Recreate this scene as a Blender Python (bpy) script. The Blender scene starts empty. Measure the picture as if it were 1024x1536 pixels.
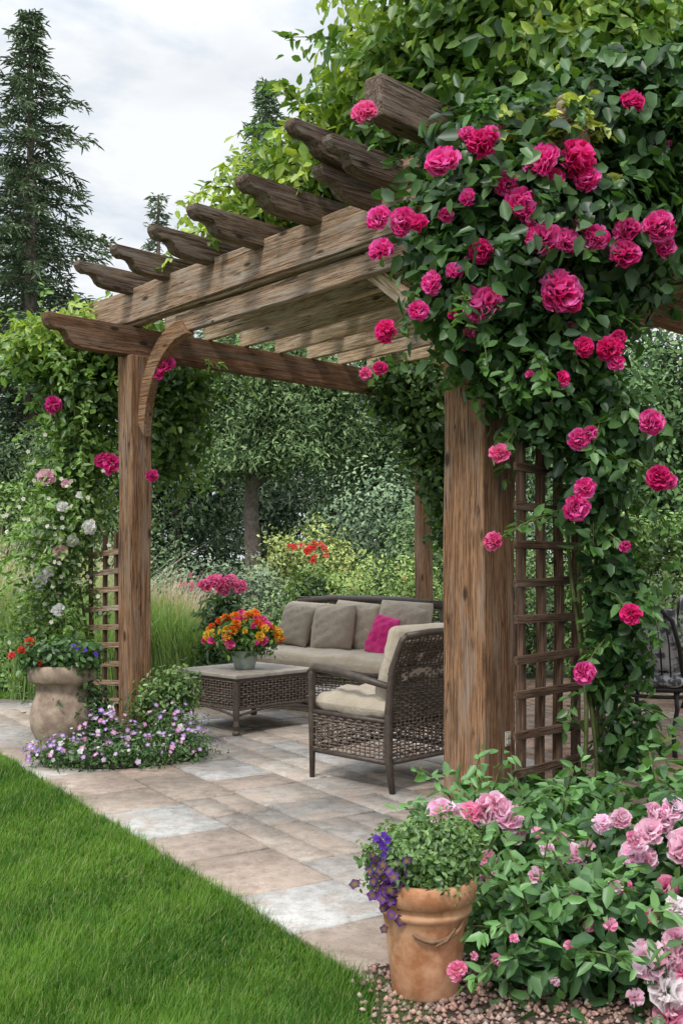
import bpy, math, random
import numpy as np
from mathutils import Vector, Matrix
rng=np.random.default_rng(7); random.seed(7)
SC=bpy.context.scene
COL=SC.collection
# ---------------------------------------------------------------- helpers
def empty(name,loc=(0,0,0),rz=0.0):
    e=bpy.data.objects.new(name,None); e.location=loc; e.rotation_euler=(0,0,rz)
    e.empty_display_size=.1; COL.objects.link(e); return e
def adopt(o,p):
    if p is not None:
        o.parent=p; o.matrix_parent_inverse=p.matrix_basis.inverted()
def npmesh(name,V,F,mat,col=None,parent=None,smooth=False):
    V=np.asarray(V,dtype=np.float32); F=np.asarray(F,dtype=np.int32)
    me=bpy.data.meshes.new(name); k=F.shape[1]
    me.vertices.add(len(V)); me.vertices.foreach_set('co',V.ravel())
    me.loops.add(F.size); me.loops.foreach_set('vertex_index',F.ravel())
    me.polygons.add(len(F)); me.polygons.foreach_set('loop_start',np.arange(0,F.size,k,dtype=np.int32))
    try: me.polygons.foreach_set('loop_total',np.full(len(F),k,dtype=np.int32))
    except Exception: pass
    me.update(calc_edges=True); me.validate()
    if col is not None:
        a=me.color_attributes.new('Col','FLOAT_COLOR','POINT')
        c=np.ones((len(V),4),dtype=np.float32); c[:,:3]=col
        a.data.foreach_set('color',c.ravel())
    if smooth: me.polygons.foreach_set('use_smooth',np.ones(len(F),dtype=bool))
    me.materials.append(mat)
    o=bpy.data.objects.new(name,me); COL.objects.link(o); adopt(o,parent); return o
def unit(v): 
    v=np.asarray(v,float); return v/(np.linalg.norm(v,axis=-1,keepdims=True)+1e-9)

class MB:
    def __init__(s): s.V=[];s.F=[]
    def add(s,V,F):
        n=len(s.V); s.V+= [tuple(v) for v in V]; s.F+=[tuple(i+n for i in f) for f in F]
    def box(s,c,size,M=None):
        x,y,z=[q/2 for q in size]
        P=[(-x,-y,-z),(x,-y,-z),(x,y,-z),(-x,y,-z),(-x,-y,z),(x,-y,z),(x,y,z),(-x,y,z)]
        P=[Vector(p) for p in P]
        if M is not None: P=[M@p for p in P]
        P=[p+Vector(c) for p in P]
        s.add(P,[(0,3,2,1),(4,5,6,7),(0,1,5,4),(1,2,6,5),(2,3,7,6),(3,0,4,7)])
    def tube(s,pts,r,seg=6):
        pts=[Vector(p) for p in pts]; n=len(pts)
        if not hasattr(r,'__len__'): r=[r]*n
        V=[];F=[]; prev=None
        for i,p in enumerate(pts):
            t=(pts[min(i+1,n-1)]-pts[max(i-1,0)]).normalized()
            if prev is None:
                a=Vector((0,0,1)) if abs(t.z)<.9 else Vector((1,0,0)); x=t.cross(a).normalized()
            else: x=(prev-t*prev.dot(t)).normalized()
            prev=x; y=t.cross(x)
            for k in range(seg):
                an=2*math.pi*k/seg; V.append(p+(x*math.cos(an)+y*math.sin(an))*r[i])
        for i in range(n-1):
            for k in range(seg):
                a=i*seg+k;b=i*seg+(k+1)%seg; F.append((a,b,b+seg,a+seg))
        F.append(tuple(range(seg-1,-1,-1))); F.append(tuple(range((n-1)*seg,n*seg)))
        s.add(V,F)
    def lathe(s,prof,c=(0,0,0),seg=40,wob=0.0):
        V=[];F=[]
        for i,(r,z) in enumerate(prof):
            for k in range(seg):
                an=2*math.pi*k/seg; rr=r*(1+wob*math.sin(3*an+z*9)+wob*.6*math.sin(7*an-z*21))
                V.append((c[0]+rr*math.cos(an),c[1]+rr*math.sin(an),c[2]+z))
        for i in range(len(prof)-1):
            for k in range(seg):
                a=i*seg+k;b=i*seg+(k+1)%seg; F.append((a,b,b+seg,a+seg))
        s.add(V,F)
    def pillow(s,w,h,t,M,n=16,p=4,e=.42,seed=0,wr=.006):
        V=[];F=[]
        for side in (1,-1):
            for i in range(n+1):
                for j in range(n+1):
                    u=math.sin((2*i/n-1)*math.pi/2);v=math.sin((2*j/n-1)*math.pi/2)
                    g=max(0,(1-abs(u)**p)*(1-abs(v)**p))**e
                    x=w/2*u;y=h/2*v
                    z=side*t/2*g+wr*g*(math.sin(9*u+5*v+seed)+math.sin(13*v-7*u+seed*2)+.6*math.sin(21*u+seed))
                    V.append(M@Vector((x,y,z)))
        m=(n+1)*(n+1)
        for i in range(n):
            for j in range(n):
                a=i*(n+1)+j; f=(a,a+n+1,a+n+2,a+1); F.append(f); F.append(tuple(m+q for q in f[::-1]))
        s.add(V,F)
    def wicker(s,o,ex,ez,w,h,ph=.021,pv=.042,r=.0055):
        o=Vector(o);ex=Vector(ex).normalized();ez=Vector(ez).normalized();nn=ex.cross(ez)
        nv=max(2,int(w/pv));nh=max(2,int(h/ph))
        for i in range(nv+1):
            x=w*i/nv; jit=random.uniform(-.004,.004)
            s.tube([o+ex*(x+jit),o+ex*x+ez*h],r*.9,4)
        for j in range(nh+1):
            z=h*j/nh+random.uniform(-.003,.003)
            run=[]
            for i in range(nv*2+1):
                x=w*i/(nv*2); run.append(o+ex*x+ez*(z+random.uniform(-.0025,.0025))+nn*(.007*math.sin(math.pi*i/2+math.pi*j+math.pi/4)))
            s.tube(run,r*random.uniform(.8,1.15),4)
    def obj(s,name,mat,parent=None,smooth=False,bevel=0,local=False):
        me=bpy.data.meshes.new(name); me.from_pydata([tuple(v) for v in s.V],[],s.F); me.update()
        if smooth: me.polygons.foreach_set('use_smooth',[True]*len(me.polygons))
        me.materials.append(mat); o=bpy.data.objects.new(name,me); COL.objects.link(o)
        if parent is not None:
            o.parent=parent
            if not local: o.matrix_parent_inverse=parent.matrix_basis.inverted()
        if bevel:
            m=o.modifiers.new('b','BEVEL'); m.width=bevel; m.segments=2; m.limit_method='ANGLE'; m.angle_limit=.6
        return o
# ---------------------------------------------------------------- materials
def newmat(name):
    m=bpy.data.materials.new(name); m.use_nodes=True; nt=m.node_tree
    for n in list(nt.nodes): nt.nodes.remove(n)
    out=nt.nodes.new('ShaderNodeOutputMaterial'); b=nt.nodes.new('ShaderNodeBsdfPrincipled')
    nt.links.new(b.outputs[0],out.inputs[0]); return m,nt,b,out
def noise(nt,vec,scale,detail=6,rough=.6,dist=0):
    n=nt.nodes.new('ShaderNodeTexNoise'); n.inputs['Scale'].default_value=scale; n.inputs['Detail'].default_value=detail
    n.inputs['Roughness'].default_value=rough; n.inputs['Distortion'].default_value=dist
    if vec is not None: nt.links.new(vec,n.inputs['Vector'])
    return n
def ramp(nt,fac,stops):
    r=nt.nodes.new('ShaderNodeValToRGB'); e=r.color_ramp.elements
    while len(e)<len(stops): e.new(.5)
    for q,(p,c) in zip(e,stops): q.position=p; q.color=(*c,1) if len(c)==3 else c
    nt.links.new(fac,r.inputs[0]); return r
def mix(nt,a,b,f,mode='MIX'):
    m=nt.nodes.new('ShaderNodeMix'); m.data_type='RGBA'; m.blend_type=mode
    for v,i in ((f,0),(a,6),(b,7)):
        if isinstance(v,(int,float)): m.inputs[i].default_value=v
        elif isinstance(v,tuple): m.inputs[i].default_value=(*v,1)
        else: nt.links.new(v,m.inputs[i])
    return m.outputs[2]
def bump(nt,b,h,s=.3,d=.01):
    n=nt.nodes.new('ShaderNodeBump'); n.inputs['Strength'].default_value=s; n.inputs['Distance'].default_value=d
    nt.links.new(h,n.inputs['Height']); nt.links.new(n.outputs[0],b.inputs['Normal'])
def coords(nt,kind='Object',scale=(1,1,1),randomize=False):
    tc=nt.nodes.new('ShaderNodeTexCoord'); mp=nt.nodes.new('ShaderNodeMapping'); mp.inputs['Scale'].default_value=scale
    nt.links.new(tc.outputs[kind],mp.inputs[0])
    if randomize:
        oi=nt.nodes.new('ShaderNodeObjectInfo'); mu=nt.nodes.new('ShaderNodeMath'); mu.operation='MULTIPLY'; mu.inputs[1].default_value=57.
        nt.links.new(oi.outputs['Random'],mu.inputs[0]); cb=nt.nodes.new('ShaderNodeCombineXYZ')
        for i in range(3): nt.links.new(mu.outputs[0],cb.inputs[i])
        nt.links.new(cb.outputs[0],mp.inputs['Location'])
    return mp.outputs[0]
def wood(name,c1,c2,c3,rough=.85,grey=.6):
    m,nt,b,_=newmat(name)
    g=noise(nt,coords(nt,'Object',(1.1,30,30),True),2.4,8,.78,.35)
    g2=noise(nt,coords(nt,'Object',(3,120,120),True),2,3,.7)
    big=noise(nt,coords(nt,'Object',(1.6,5,5),True),1.6,4,.65)
    r=ramp(nt,g.outputs[0],[(.39,c3),(.47,c1),(.57,c2)])
    c=mix(nt,r.outputs[0],tuple(x*.7 for x in c3),ramp(nt,g2.outputs[0],[(.38,(.95,)*3),(.48,(0,)*3)]).outputs[0])
    c=mix(nt,c,tuple(x*.42 for x in c1),ramp(nt,big.outputs[0],[(.54,(0,)*3),(.70,(.65,)*3)]).outputs[0])
    gw=noise(nt,coords(nt,'Object',(.8,9,9),True),2.1,6,.7)
    gr=sum(c2)/3
    c=mix(nt,c,(gr*1.25,gr*1.12,gr*.98),ramp(nt,gw.outputs[0],[(.50,(0,)*3),(.62,(grey,)*3)]).outputs[0])
    vo=nt.nodes.new('ShaderNodeTexVoronoi'); vo.inputs['Scale'].default_value=1.0
    nt.links.new(coords(nt,'Object',(2.6,6.5,6.5),True),vo.inputs['Vector'])
    c=mix(nt,c,tuple(x*.15 for x in c1),ramp(nt,vo.outputs['Distance'],[(.07,(.9,)*3),(.13,(0,)*3)]).outputs[0])
    cr=noise(nt,coords(nt,'Object',(.5,20,20),True),1.7,2,.5)
    ck=ramp(nt,cr.outputs[0],[(.486,(0,)*3),(.5,(1,)*3),(.514,(0,)*3)])
    lim=ramp(nt,noise(nt,coords(nt,'Object',(1,1,1),True),2.2,3).outputs[0],[(.43,(0,)*3),(.50,(1,)*3)])
    cm=mix(nt,(0,0,0),ck.outputs[0],lim.outputs[0])
    c=mix(nt,c,tuple(x*.10 for x in c1),cm)
    nt.links.new(c,b.inputs['Base Color']); b.inputs['Roughness'].default_value=rough
    b.inputs['Specular IOR Level'].default_value=.25
    h=mix(nt,g.outputs[0],g2.outputs[0],.5); h=mix(nt,h,(0,0,0),cm)
    bump(nt,b,h,1.0,.008); return m
W_POST=wood('post_wood',(.25,.130,.065),(.39,.225,.125),(.125,.060,.03),grey=.4)
W_FASC=wood('fascia_wood',(.33,.21,.135),(.49,.35,.245),(.165,.10,.06),grey=.6)
W_BEAM=wood('beam_wood',(.18,.092,.05),(.29,.165,.095),(.08,.04,.022),grey=.35)
W_TAIL=wood('rafter_wood',(.155,.10,.07),(.28,.20,.145),(.06,.038,.027))
W_SLAT=wood('slat_wood',(.44,.32,.195),(.62,.49,.33),(.24,.15,.078),grey=.45)
W_TREL=wood('trellis_wood',(.115,.064,.04),(.185,.11,.072),(.055,.03,.018),grey=.3)
def leafmat(name,trans=.3,rough=.5,spec=.4,nz_=True,sat=1.0):
    m,nt,b,out=newmat(name)
    at=nt.nodes.new('ShaderNodeAttribute'); at.attribute_name='Col'
    c=at.outputs[0]
    if sat!=1.0:
        hs=nt.nodes.new('ShaderNodeHueSaturation'); hs.inputs['Saturation'].default_value=sat; nt.links.new(c,hs.inputs['Color']); c=hs.outputs[0]
    if nz_:
        nz=noise(nt,coords(nt,'Object'),40,1,.6)
        c=mix(nt,c,(.6,.6,.6),ramp(nt,nz.outputs[0],[(.35,(.5,)*3),(.65,(0,)*3)]).outputs[0],'MULTIPLY')
    nt.links.new(c,b.inputs['Base Color']); b.inputs['Roughness'].default_value=rough
    b.inputs['Specular IOR Level'].default_value=spec
    if trans>0:
        t=nt.nodes.new('ShaderNodeBsdfTranslucent'); nt.links.new(mix(nt,c,(1.5,1.5,.6),1.0,'MULTIPLY'),t.inputs[0])
        ms=nt.nodes.new('ShaderNodeMixShader'); ms.inputs[0].default_value=trans
        nt.links.new(b.outputs[0],ms.inputs[1]); nt.links.new(t.outputs[0],ms.inputs[2]); nt.links.new(ms.outputs[0],out.inputs[0])
    return m
LEAF=leafmat('leaf',.3,.40,.55,sat=.94); NEEDLE=leafmat('needle',0,.8,.1,False,.82)
def petalmat():
    m,nt,b,out=newmat('petal')
    at=nt.nodes.new('ShaderNodeAttribute'); at.attribute_name='Col'
    nt.links.new(at.outputs[0],b.inputs['Base Color']); b.inputs['Roughness'].default_value=.7
    b.inputs['Specular IOR Level'].default_value=.2
    t=nt.nodes.new('ShaderNodeBsdfTranslucent'); nt.links.new(at.outputs[0],t.inputs[0])
    ms=nt.nodes.new('ShaderNodeMixShader'); ms.inputs[0].default_value=.4
    nt.links.new(b.outputs[0],ms.inputs[1]); nt.links.new(t.outputs[0],ms.inputs[2]); nt.links.new(ms.outputs[0],out.inputs[0]); return m
PETAL=petalmat()
def plain(name,c1,c2,scale=20,rough=.8,bs=.3,bd=.004,metal=0,stops=(.35,.65),extra=None):
    m,nt,b,_=newmat(name); v=coords(nt,'Object')
    n=noise(nt,v,scale,6,.65); r=ramp(nt,n.outputs[0],[(stops[0],c1),(stops[1],c2)])
    c=r.outputs[0]
    if extra:
        n3=noise(nt,v,scale*.22,5,.6,.5); c=mix(nt,c,extra,ramp(nt,n3.outputs[0],[(.5,(0,)*3),(.7,(.7,)*3)]).outputs[0])
    nt.links.new(c,b.inputs['Base Color']); b.inputs['Roughness'].default_value=rough; b.inputs['Metallic'].default_value=metal
    n2=noise(nt,v,scale*4,4,.6); bump(nt,b,mix(nt,n.outputs[0],n2.outputs[0],.5),bs,bd); return m
BARK=plain('bark',(.10,.08,.065),(.25,.20,.16),14,.9,.8,.03)
STEM=plain('stem',(.06,.07,.02),(.12,.15,.04),30,.8)
TERRA=plain('terracotta',(.40,.165,.07),(.64,.35,.20),9,.85,.5,.004,stops=(.4,.6),extra=(.32,.19,.12))
STONEP=plain('urn_stone',(.25,.175,.13),(.42,.32,.24),10,.9,.5,.005,stops=(.4,.6),extra=(.18,.14,.11))
WICK=plain('wicker_brown',(.06,.042,.032),(.16,.12,.09),35,.6)
FRAME=plain('dark_frame',(.045,.033,.026),(.09,.068,.052),25,.5)
IRON=plain('black_iron',(.012,.011,.01),(.03,.026,.024),40,.4,metal=.4)
SOIL=plain('soil',(.035,.022,.014),(.09,.06,.04),25,.95,.8,.02)
def fabric(name,c1,c2,rough=.9):
    m,nt,b,_=newmat(name); v=coords(nt,'Object')
    n=noise(nt,v,7,4,.6); w=noise(nt,v,420,2,.5); w2=noise(nt,v,12,5,.6,.6)
    c=mix(nt,ramp(nt,n.outputs[0],[(.3,c1),(.7,c2)]).outputs[0],(.6,.6,.6),ramp(nt,w.outputs[0],[(.4,(.5,)*3),(.6,(0,)*3)]).outputs[0],'MULTIPLY')
    nt.links.new(c,b.inputs['Base Color']); b.inputs['Roughness'].default_value=rough; b.inputs['Specular IOR Level'].default_value=.15
    b.inputs['Sheen Weight'].default_value=.15
    bump(nt,b,mix(nt,w2.outputs[0],w.outputs[0],.15),.8,.025); return m
FAB=fabric('linen_fabric',(.50,.42,.32),(.60,.52,.41)); FAB2=fabric('taupe_fabric',(.39,.325,.255),(.48,.405,.325))
FABP=fabric('pink_fabric',(.72,.02,.20),(.9,.08,.34)); FABG=plain('grey_pattern_fabric',(.08,.08,.085),(.46,.45,.44),16,.95,.3,.01,stops=(.44,.54))
def attrmat(name,rough,scale,bs,bd,spots=None):
    m,nt,b,_=newmat(name); v=coords(nt,'Object')
    at=nt.nodes.new('ShaderNodeAttribute'); at.attribute_name='Col'
    n=noise(nt,v,scale,7,.7); n2=noise(nt,v,scale*.3,6,.7,.8)
    c=mix(nt,at.outputs[0],(.66,.64,.61),ramp(nt,n.outputs[0],[(.38,(.9,)*3),(.58,(0,)*3)]).outputs[0],'MULTIPLY')
    if spots: 
        c=mix(nt,c,spots,ramp(nt,n2.outputs[0],[(.50,(0,)*3),(.62,(.7,)*3)]).outputs[0])
        n4=noise(nt,v,1.3,5,.65,.4)
        c=mix(nt,c,(.68,.66,.64),ramp(nt,n4.outputs[0],[(.42,(0,)*3),(.58,(.85,)*3)]).outputs[0],'MULTIPLY')
        n5=noise(nt,v,60,3,.7); c=mix(nt,c,(.5,.47,.44),ramp(nt,n5.outputs[0],[(.3,(.8,)*3),(.42,(0,)*3)]).outputs[0],'MULTIPLY')
    nt.links.new(c,b.inputs['Base Color']); b.inputs['Roughness'].default_value=rough; b.inputs['Specular IOR Level'].default_value=.35
    bump(nt,b,mix(nt,n.outputs[0],n2.outputs[0],.5),bs,bd); return m
TILE=attrmat('flagstone',.75,14,.9,.016,(.44,.35,.285)); PEB=attrmat('pebble',.8,50,.2,.002)
GRASSM=leafmat('grass',.3,.5,.3,False)
# ---------------------------------------------------------------- foliage generators
def leaves(name,P,Nn,L,col,mat=LEAF,parent=None,aspect=.5,T=None,droop=.35,fold=.2):
    n=len(P); P=np.asarray(P,float);Nn=unit(Nn); L=np.broadcast_to(L,(n,)).astype(float)[:,None]
    if T is None:
        T=rng.normal(size=(n,3)); T[:,2]-=droop*1.5
    T=np.asarray(T,float)-Nn*np.sum(T*Nn,1,keepdims=True); T=unit(T); S=np.cross(Nn,T)
    w=L*aspect*(rng.uniform(.8,1.15,(n,1)))
    cur=rng.uniform(.02,.22,(n,1))*L
    V=np.stack([P, P+T*L*.28+S*w*.46+Nn*L*fold*.5, P+T*L*.68+S*w*.38+Nn*(L*fold*.35-cur*.5), P+T*L-Nn*cur,
                P+T*L*.68-S*w*.38+Nn*(L*fold*.35-cur*.5), P+T*L*.28-S*w*.46+Nn*L*fold*.5],1).reshape(-1,3)
    b=np.arange(n)[:,None]*6
    F=np.concatenate([b+np.array([[0,3,2,1]]),b+np.array([[0,5,4,3]])],0)
    c=np.repeat(np.asarray(col,float),6,0)
    return npmesh(name,V,F,mat,c,parent)
def clumps(blobs,ncl,per,crad,inner=.4,lump=.15,zmin=0.03,up=.35,box=False):
    B=np.array(blobs,float); wt=(B[:,3]*B[:,4]*B[:,5])**(.67); wt/=wt.sum()
    k=rng.choice(len(B),ncl,p=wt); d=rng.normal(size=(ncl,3)); 
    if box:
        d=rng.uniform(-1,1,(ncl,3)); ax=rng.integers(0,3,ncl); sg=rng.choice([-1,1],ncl); d[np.arange(ncl),ax]=sg; nd=np.zeros_like(d); nd[np.arange(ncl),ax]=sg
        r=rng.uniform(.85,1,ncl)[:,None]; C=B[k,:3]+d*B[k,3:6]*r; d=nd
    else:
        d=unit(d); r=(inner+(1-inner)*rng.uniform(0,1,ncl)**.6)
        r=r*(1+lump*np.sin(d[:,0]*5+k*1.7)*np.cos(d[:,2]*6+k)+lump*.7*np.sin(d[:,1]*9+d[:,2]*7+k*3)); r=r[:,None]
        C=B[k,:3]+d*B[k,3:6]*r
    cr=rng.uniform(0,1,ncl)
    rep=np.repeat(np.arange(ncl),per)
    P=C[rep]+rng.normal(size=(len(rep),3))*crad
    Nn=unit(d[rep]*.8+rng.normal(size=(len(rep),3))*.45+np.array([0,0,up])+np.array([0,-.1,0]))
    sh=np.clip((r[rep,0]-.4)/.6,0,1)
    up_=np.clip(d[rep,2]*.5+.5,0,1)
    keep=P[:,2]>zmin
    return P[keep],Nn[keep],cr[rep][keep],sh[keep],up_[keep]
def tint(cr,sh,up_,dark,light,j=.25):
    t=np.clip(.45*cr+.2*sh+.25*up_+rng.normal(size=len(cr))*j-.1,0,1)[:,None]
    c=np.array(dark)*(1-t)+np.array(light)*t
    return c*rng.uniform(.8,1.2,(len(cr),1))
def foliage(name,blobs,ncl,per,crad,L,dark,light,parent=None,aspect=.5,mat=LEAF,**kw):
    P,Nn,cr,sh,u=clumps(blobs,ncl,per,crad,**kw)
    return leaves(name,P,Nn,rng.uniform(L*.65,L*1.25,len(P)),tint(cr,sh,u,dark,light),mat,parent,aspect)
class Flowers:
    def __init__(s): s.V=[];s.F=[];s.C=[];s.n=0
    def bloom(s,c,R,face=(0,-1,.3),petals=46,col=(.6,.01,.13),col2=(.85,.08,.3),flat=.75,open_=1.05,shade=(.6,.92,1.15)):
        c=np.array(c,float); f=unit(np.array(face,float)+rng.normal(size=3)*.25)
        a=unit(np.cross(f,[.3,.2,.9])); b=np.cross(f,a)
        bright=rng.uniform(.85,1.1); wk=.8 if petals>50 else 1
        for i in range(petals):
            q=(i+.5)/petals; th=math.acos(1-q*open_*1.15) if q*open_*1.15<2 else math.pi; ph=i*2.39996+rng.uniform(-.2,.2)
            d=f*math.cos(th)*flat+(a*math.cos(ph)+b*math.sin(ph))*math.sin(th); 
            dl=np.linalg.norm(d); d=d/dl
            Rr=R*(.72+.28*dl)*rng.uniform(.80,1.14)
            wd=unit(np.cross(d,rng.normal(size=3)*.6+f)); nn=np.cross(wd,d)
            W=R*rng.uniform(.32,.5)*wk; g=[]
            rf=rng.uniform(0,6)
            for r_,ww,bend in ((.25,.25,0),(.72,.85,.0),(1.0,1.0,.32)):
                for k in (-1,-.33,.33,1):
                    p=c+d*Rr*r_*(1-.14*abs(k)*(r_>.8))+wd*W*ww*k+nn*(W*.28*(k*k)+W*bend*.9*math.sin(rf+k*3.1)+ (r_>.9)*W*.25)
                    g.append(p)
            base=s.n; s.V+=g; s.n+=12
            m=rng.uniform(.0,1.0); cc=(np.array(col)*(1-m)+np.array(col2)*m)*bright
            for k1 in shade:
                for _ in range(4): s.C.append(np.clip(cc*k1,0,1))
            for r_ in range(2):
                for k in range(3):
                    o=base+r_*4+k; s.F.append((o,o+1,o+5,o+4))
    def simple(s,c,R,face=(0,-.6,.8),n=5,col=(.3,.05,.5),eye=None):
        c=np.array(c,float); f=unit(np.array(face,float)+rng.normal(size=3)*.35); a=unit(np.cross(f,[.3,.2,.9])); b=np.cross(f,a); r0=rng.uniform(0,6)
        for i in range(n):
            an=r0+2*math.pi*i/n; d=a*math.cos(an)+b*math.sin(an); w=np.cross(f,d)
            base=s.n; cc=np.array(col)*rng.uniform(.8,1.2)
            s.V+=[c, c+d*R*.6-w*R*.42+f*R*.15, c+d*R+f*R*.08, c+d*R*.6+w*R*.42+f*R*.15]; s.n+=4
            e=np.array(eye) if eye is not None else cc*.5
            s.C+=[e,cc,cc*1.1,cc]; s.F.append((base,base+1,base+2,base+3))
    def obj(s,name,parent): return npmesh(name,np.array(s.V),np.array(s.F),PETAL,np.clip(np.array(s.C),0,1),parent,True)
def blades(name,P,H,W,col,lean=.5,mat=GRASSM,parent=None,segs=1):
    n=len(P); an=rng.uniform(0,2*math.pi,n); d=np.stack([np.cos(an),np.sin(an),0*an],1); s=np.stack([-np.sin(an+.6),np.cos(an+.6),0*an],1)
    H=H[:,None]; W=np.broadcast_to(W,(n,))[:,None]; ln=np.abs(rng.normal(size=(n,1)))*lean
    up=np.array([[0,0,1.]])
    if segs==1:
        V=np.stack([P-s*W/2,P+s*W/2,P+up*H+d*H*ln],1).reshape(-1,3); F=np.arange(n*3).reshape(-1,3)
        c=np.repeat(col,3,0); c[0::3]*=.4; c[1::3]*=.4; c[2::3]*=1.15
    else:
        m=P+up*H*.6+d*H*ln*.3; t=P+up*H*.95+d*H*ln
        V=np.stack([P-s*W/2,P+s*W/2,m+s*W*.45,m-s*W*.45,t+s*W*.08,t-s*W*.08],1).reshape(-1,3)
        b=np.arange(n)[:,None]*6; F=np.concatenate([b+np.array([[0,1,2,3]]),b+np.array([[3,2,4,5]])],0); c=np.repeat(col,6,0)
    return npmesh(name,V,F,mat,c,parent)
def lerp(a,b,t): return np.array(a)*(1-t)+np.array(b)*t
# ---------------------------------------------------------------- ground / lawn / patio
GR=plain('ground_soil_grass',(.04,.06,.018),(.09,.11,.04),3,.95,.8,.03)
m=MB(); m.add([(-200,-60,-.004),(200,-60,-.004),(200,300,-.004),(-200,300,-.004)],[(0,1,2,3)]); m.obj('ground',GR)
E0=np.array([.36,2.9]); p_=unit(np.array([-.525,.851])); q_=unit(np.array([.851,.525]))
LAWNM=plain('lawn_soil',(.03,.06,.012),(.07,.12,.03),12,.95,.6,.02)
lawn=empty('lawn',(-1.5,4,0))
a=E0-p_*3; b=E0+p_*8.4
m=MB(); m.add([(a[0],a[1],.001),(b[0],b[1],.001),(-9,b[1],.001),(-9,a[1],.001)],[(0,1,2,3)]); m.obj('lawn_soil',LAWNM,lawn)
n=400000
D=2.6+rng.uniform(0,1,n)**1.35*6.6; X=rng.uniform(-1.0,0.25,n)*D*.45
PP=np.stack([X,D],1); tt=(PP-E0)@q_; ok=(tt<-.005+rng.normal(size=n)*.018)&(X>-.48*D); X=X[ok];D=D[ok]
P=np.stack([X,D,np.full(len(X),.001)],1)
pat=.5+.2*np.sin(X*3.1+D*1.7)*np.sin(D*2.3)+.2*np.sin(X*7.3-D*4.9+1)+.18*np.sin(X*19+D*13)*np.sin(D*11-X*7)+rng.normal(size=len(X))*.32
pat=np.clip(pat,0,1)[:,None]
gc=np.array([[.05,.155,.018]])*(1-pat)+np.array([[.21,.385,.055]])*pat
dry=rng.uniform(0,1,len(X))<.05; gc[dry]=[.42,.42,.2]
hh=rng.uniform(.018,.055,len(X))*(1+.35*np.sin(X*5)*np.sin(D*4))
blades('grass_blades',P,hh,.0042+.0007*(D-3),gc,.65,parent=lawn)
n=30000; X=rng.uniform(-5.5,-2.2,n); D=rng.uniform(10.0,11.5,n); c=rng.uniform(0,1,(n,1)); 
blades('grass_strip',np.stack([X,D,0*X],1),rng.uniform(.03,.06,n),.01,np.array([[.09,.22,.03]])*(1-c)+np.array([[.26,.44,.08]])*c,.5,parent=lawn)

def inpoly(x,y,poly):
    r=False;j=len(poly)-1
    for i in range(len(poly)):
        xi,yi=poly[i];xj,yj=poly[j]
        if (yi>y)!=(yj>y) and x<(xj-xi)*(y-yi)/(yj-yi)+xi: r=not r
        j=i
    return r
polyP=[(.36,2.9),(-4.1,10.13),(-3,9.8),(-1.9,10.2),(-1.2,10.6),(0,11.2),(2,11.6),(8,12.5),(8,2.5),(.6,2.5)]
patio=empty('patio',(0,6,0))
MORT=plain('mortar',(.12,.105,.088),(.23,.20,.17),40,.95,.5,.004)
mm=MB(); mm.add([(x,y,.012) for x,y in [(.40,2.86),(-4.06,10.1),(-1.9,10.1),(2,11.5),(8,12.4),(8,2.5),(.6,2.5)]],[tuple(range(6,-1,-1))]); mm.obj('mortar_bed',MORT,patio)
TV=[];TF=[];TC=[]
pal=[(.46,.395,.335),(.49,.40,.335),(.44,.41,.375),(.47,.39,.32),(.51,.45,.39),(.42,.40,.375),(.48,.37,.30),(.46,.425,.385)]
def tile(s0,s1,t0,t1,c):
    g=.0055+random.uniform(0,.004); h=.022+random.uniform(-.0025,.0035); bv=.006
    cs=(s0+s1)/2;ct=(t0+t1)/2; ctr=E0+p_*cs+q_*ct
    if not inpoly(ctr[0],ctr[1],polyP): return
    base=len(TV); j=lambda: random.uniform(-.004,.004)
    cor=[(s0+g+j(),t0+g+j()),(s0+g+j(),t1-g+j()),(s1-g+j(),t1-g+j()),(s1-g+j(),t0+g+j())]
    for lv in range(2):
        for (s,t) in cor:
            if lv: s+=bv*(1 if s<cs else -1); t+=bv*(1 if t<ct else -1)
            w=E0+p_*s+q_*t; TV.append((w[0],w[1],h-(.007 if not lv else 0)))
    for (s,t) in cor:
        w=E0+p_*s+q_*t; TV.append((w[0],w[1],0.0))
    for i in range(4):
        k=(i+1)%4; TF.append((base+i,base+k,base+4+k,base+4+i)); TF.append((base+8+i,base+8+k,base+k,base+i))
    TF.append((base+4,base+5,base+6,base+7))
    for _ in range(12): TC.append(c)
s=-1.0; bord=[(.49,.40,.335),(.56,.55,.52),(.49,.42,.36),(.52,.42,.35),(.57,.55,.52),(.48,.38,.31)]; bi=0
while s<9:
    l=random.uniform(.42,.62); c=bord[bi%6] if random.random()<.8 else random.choice(pal); bi+=1
    k=random.uniform(.94,1.05); tile(s,s+l,0,.46,tuple(x*k for x in c)); s+=l
t=.46
while t<12:
    h=random.choice([.24,.30,.36,.44]); s=-8+random.uniform(0,.3)
    while s<12:
        l=random.choice([.3,.42,.5,.62,.7])
        c=random.choice(pal); 
        if random.random()<.08: c=(.53,.52,.50)
        k=random.uniform(.82,1.07); c=tuple(x*k for x in c)
        ctr=E0+p_*(s+l/2)+q_*(t+h/2)
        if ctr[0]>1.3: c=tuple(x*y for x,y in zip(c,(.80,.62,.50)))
        if h>=.36 and random.random()<.4: tile(s,s+l,t,t+h/2,c); tile(s,s+l,t+h/2,t+h,c)
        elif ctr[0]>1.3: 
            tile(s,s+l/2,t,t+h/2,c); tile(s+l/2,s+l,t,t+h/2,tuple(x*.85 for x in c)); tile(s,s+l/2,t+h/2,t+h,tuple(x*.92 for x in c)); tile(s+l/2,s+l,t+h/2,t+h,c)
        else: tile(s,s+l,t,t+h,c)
        s+=l
    t+=h
npmesh('flagstones',np.array(TV),np.array(TF),TILE,np.array(TC),patio)
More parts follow.
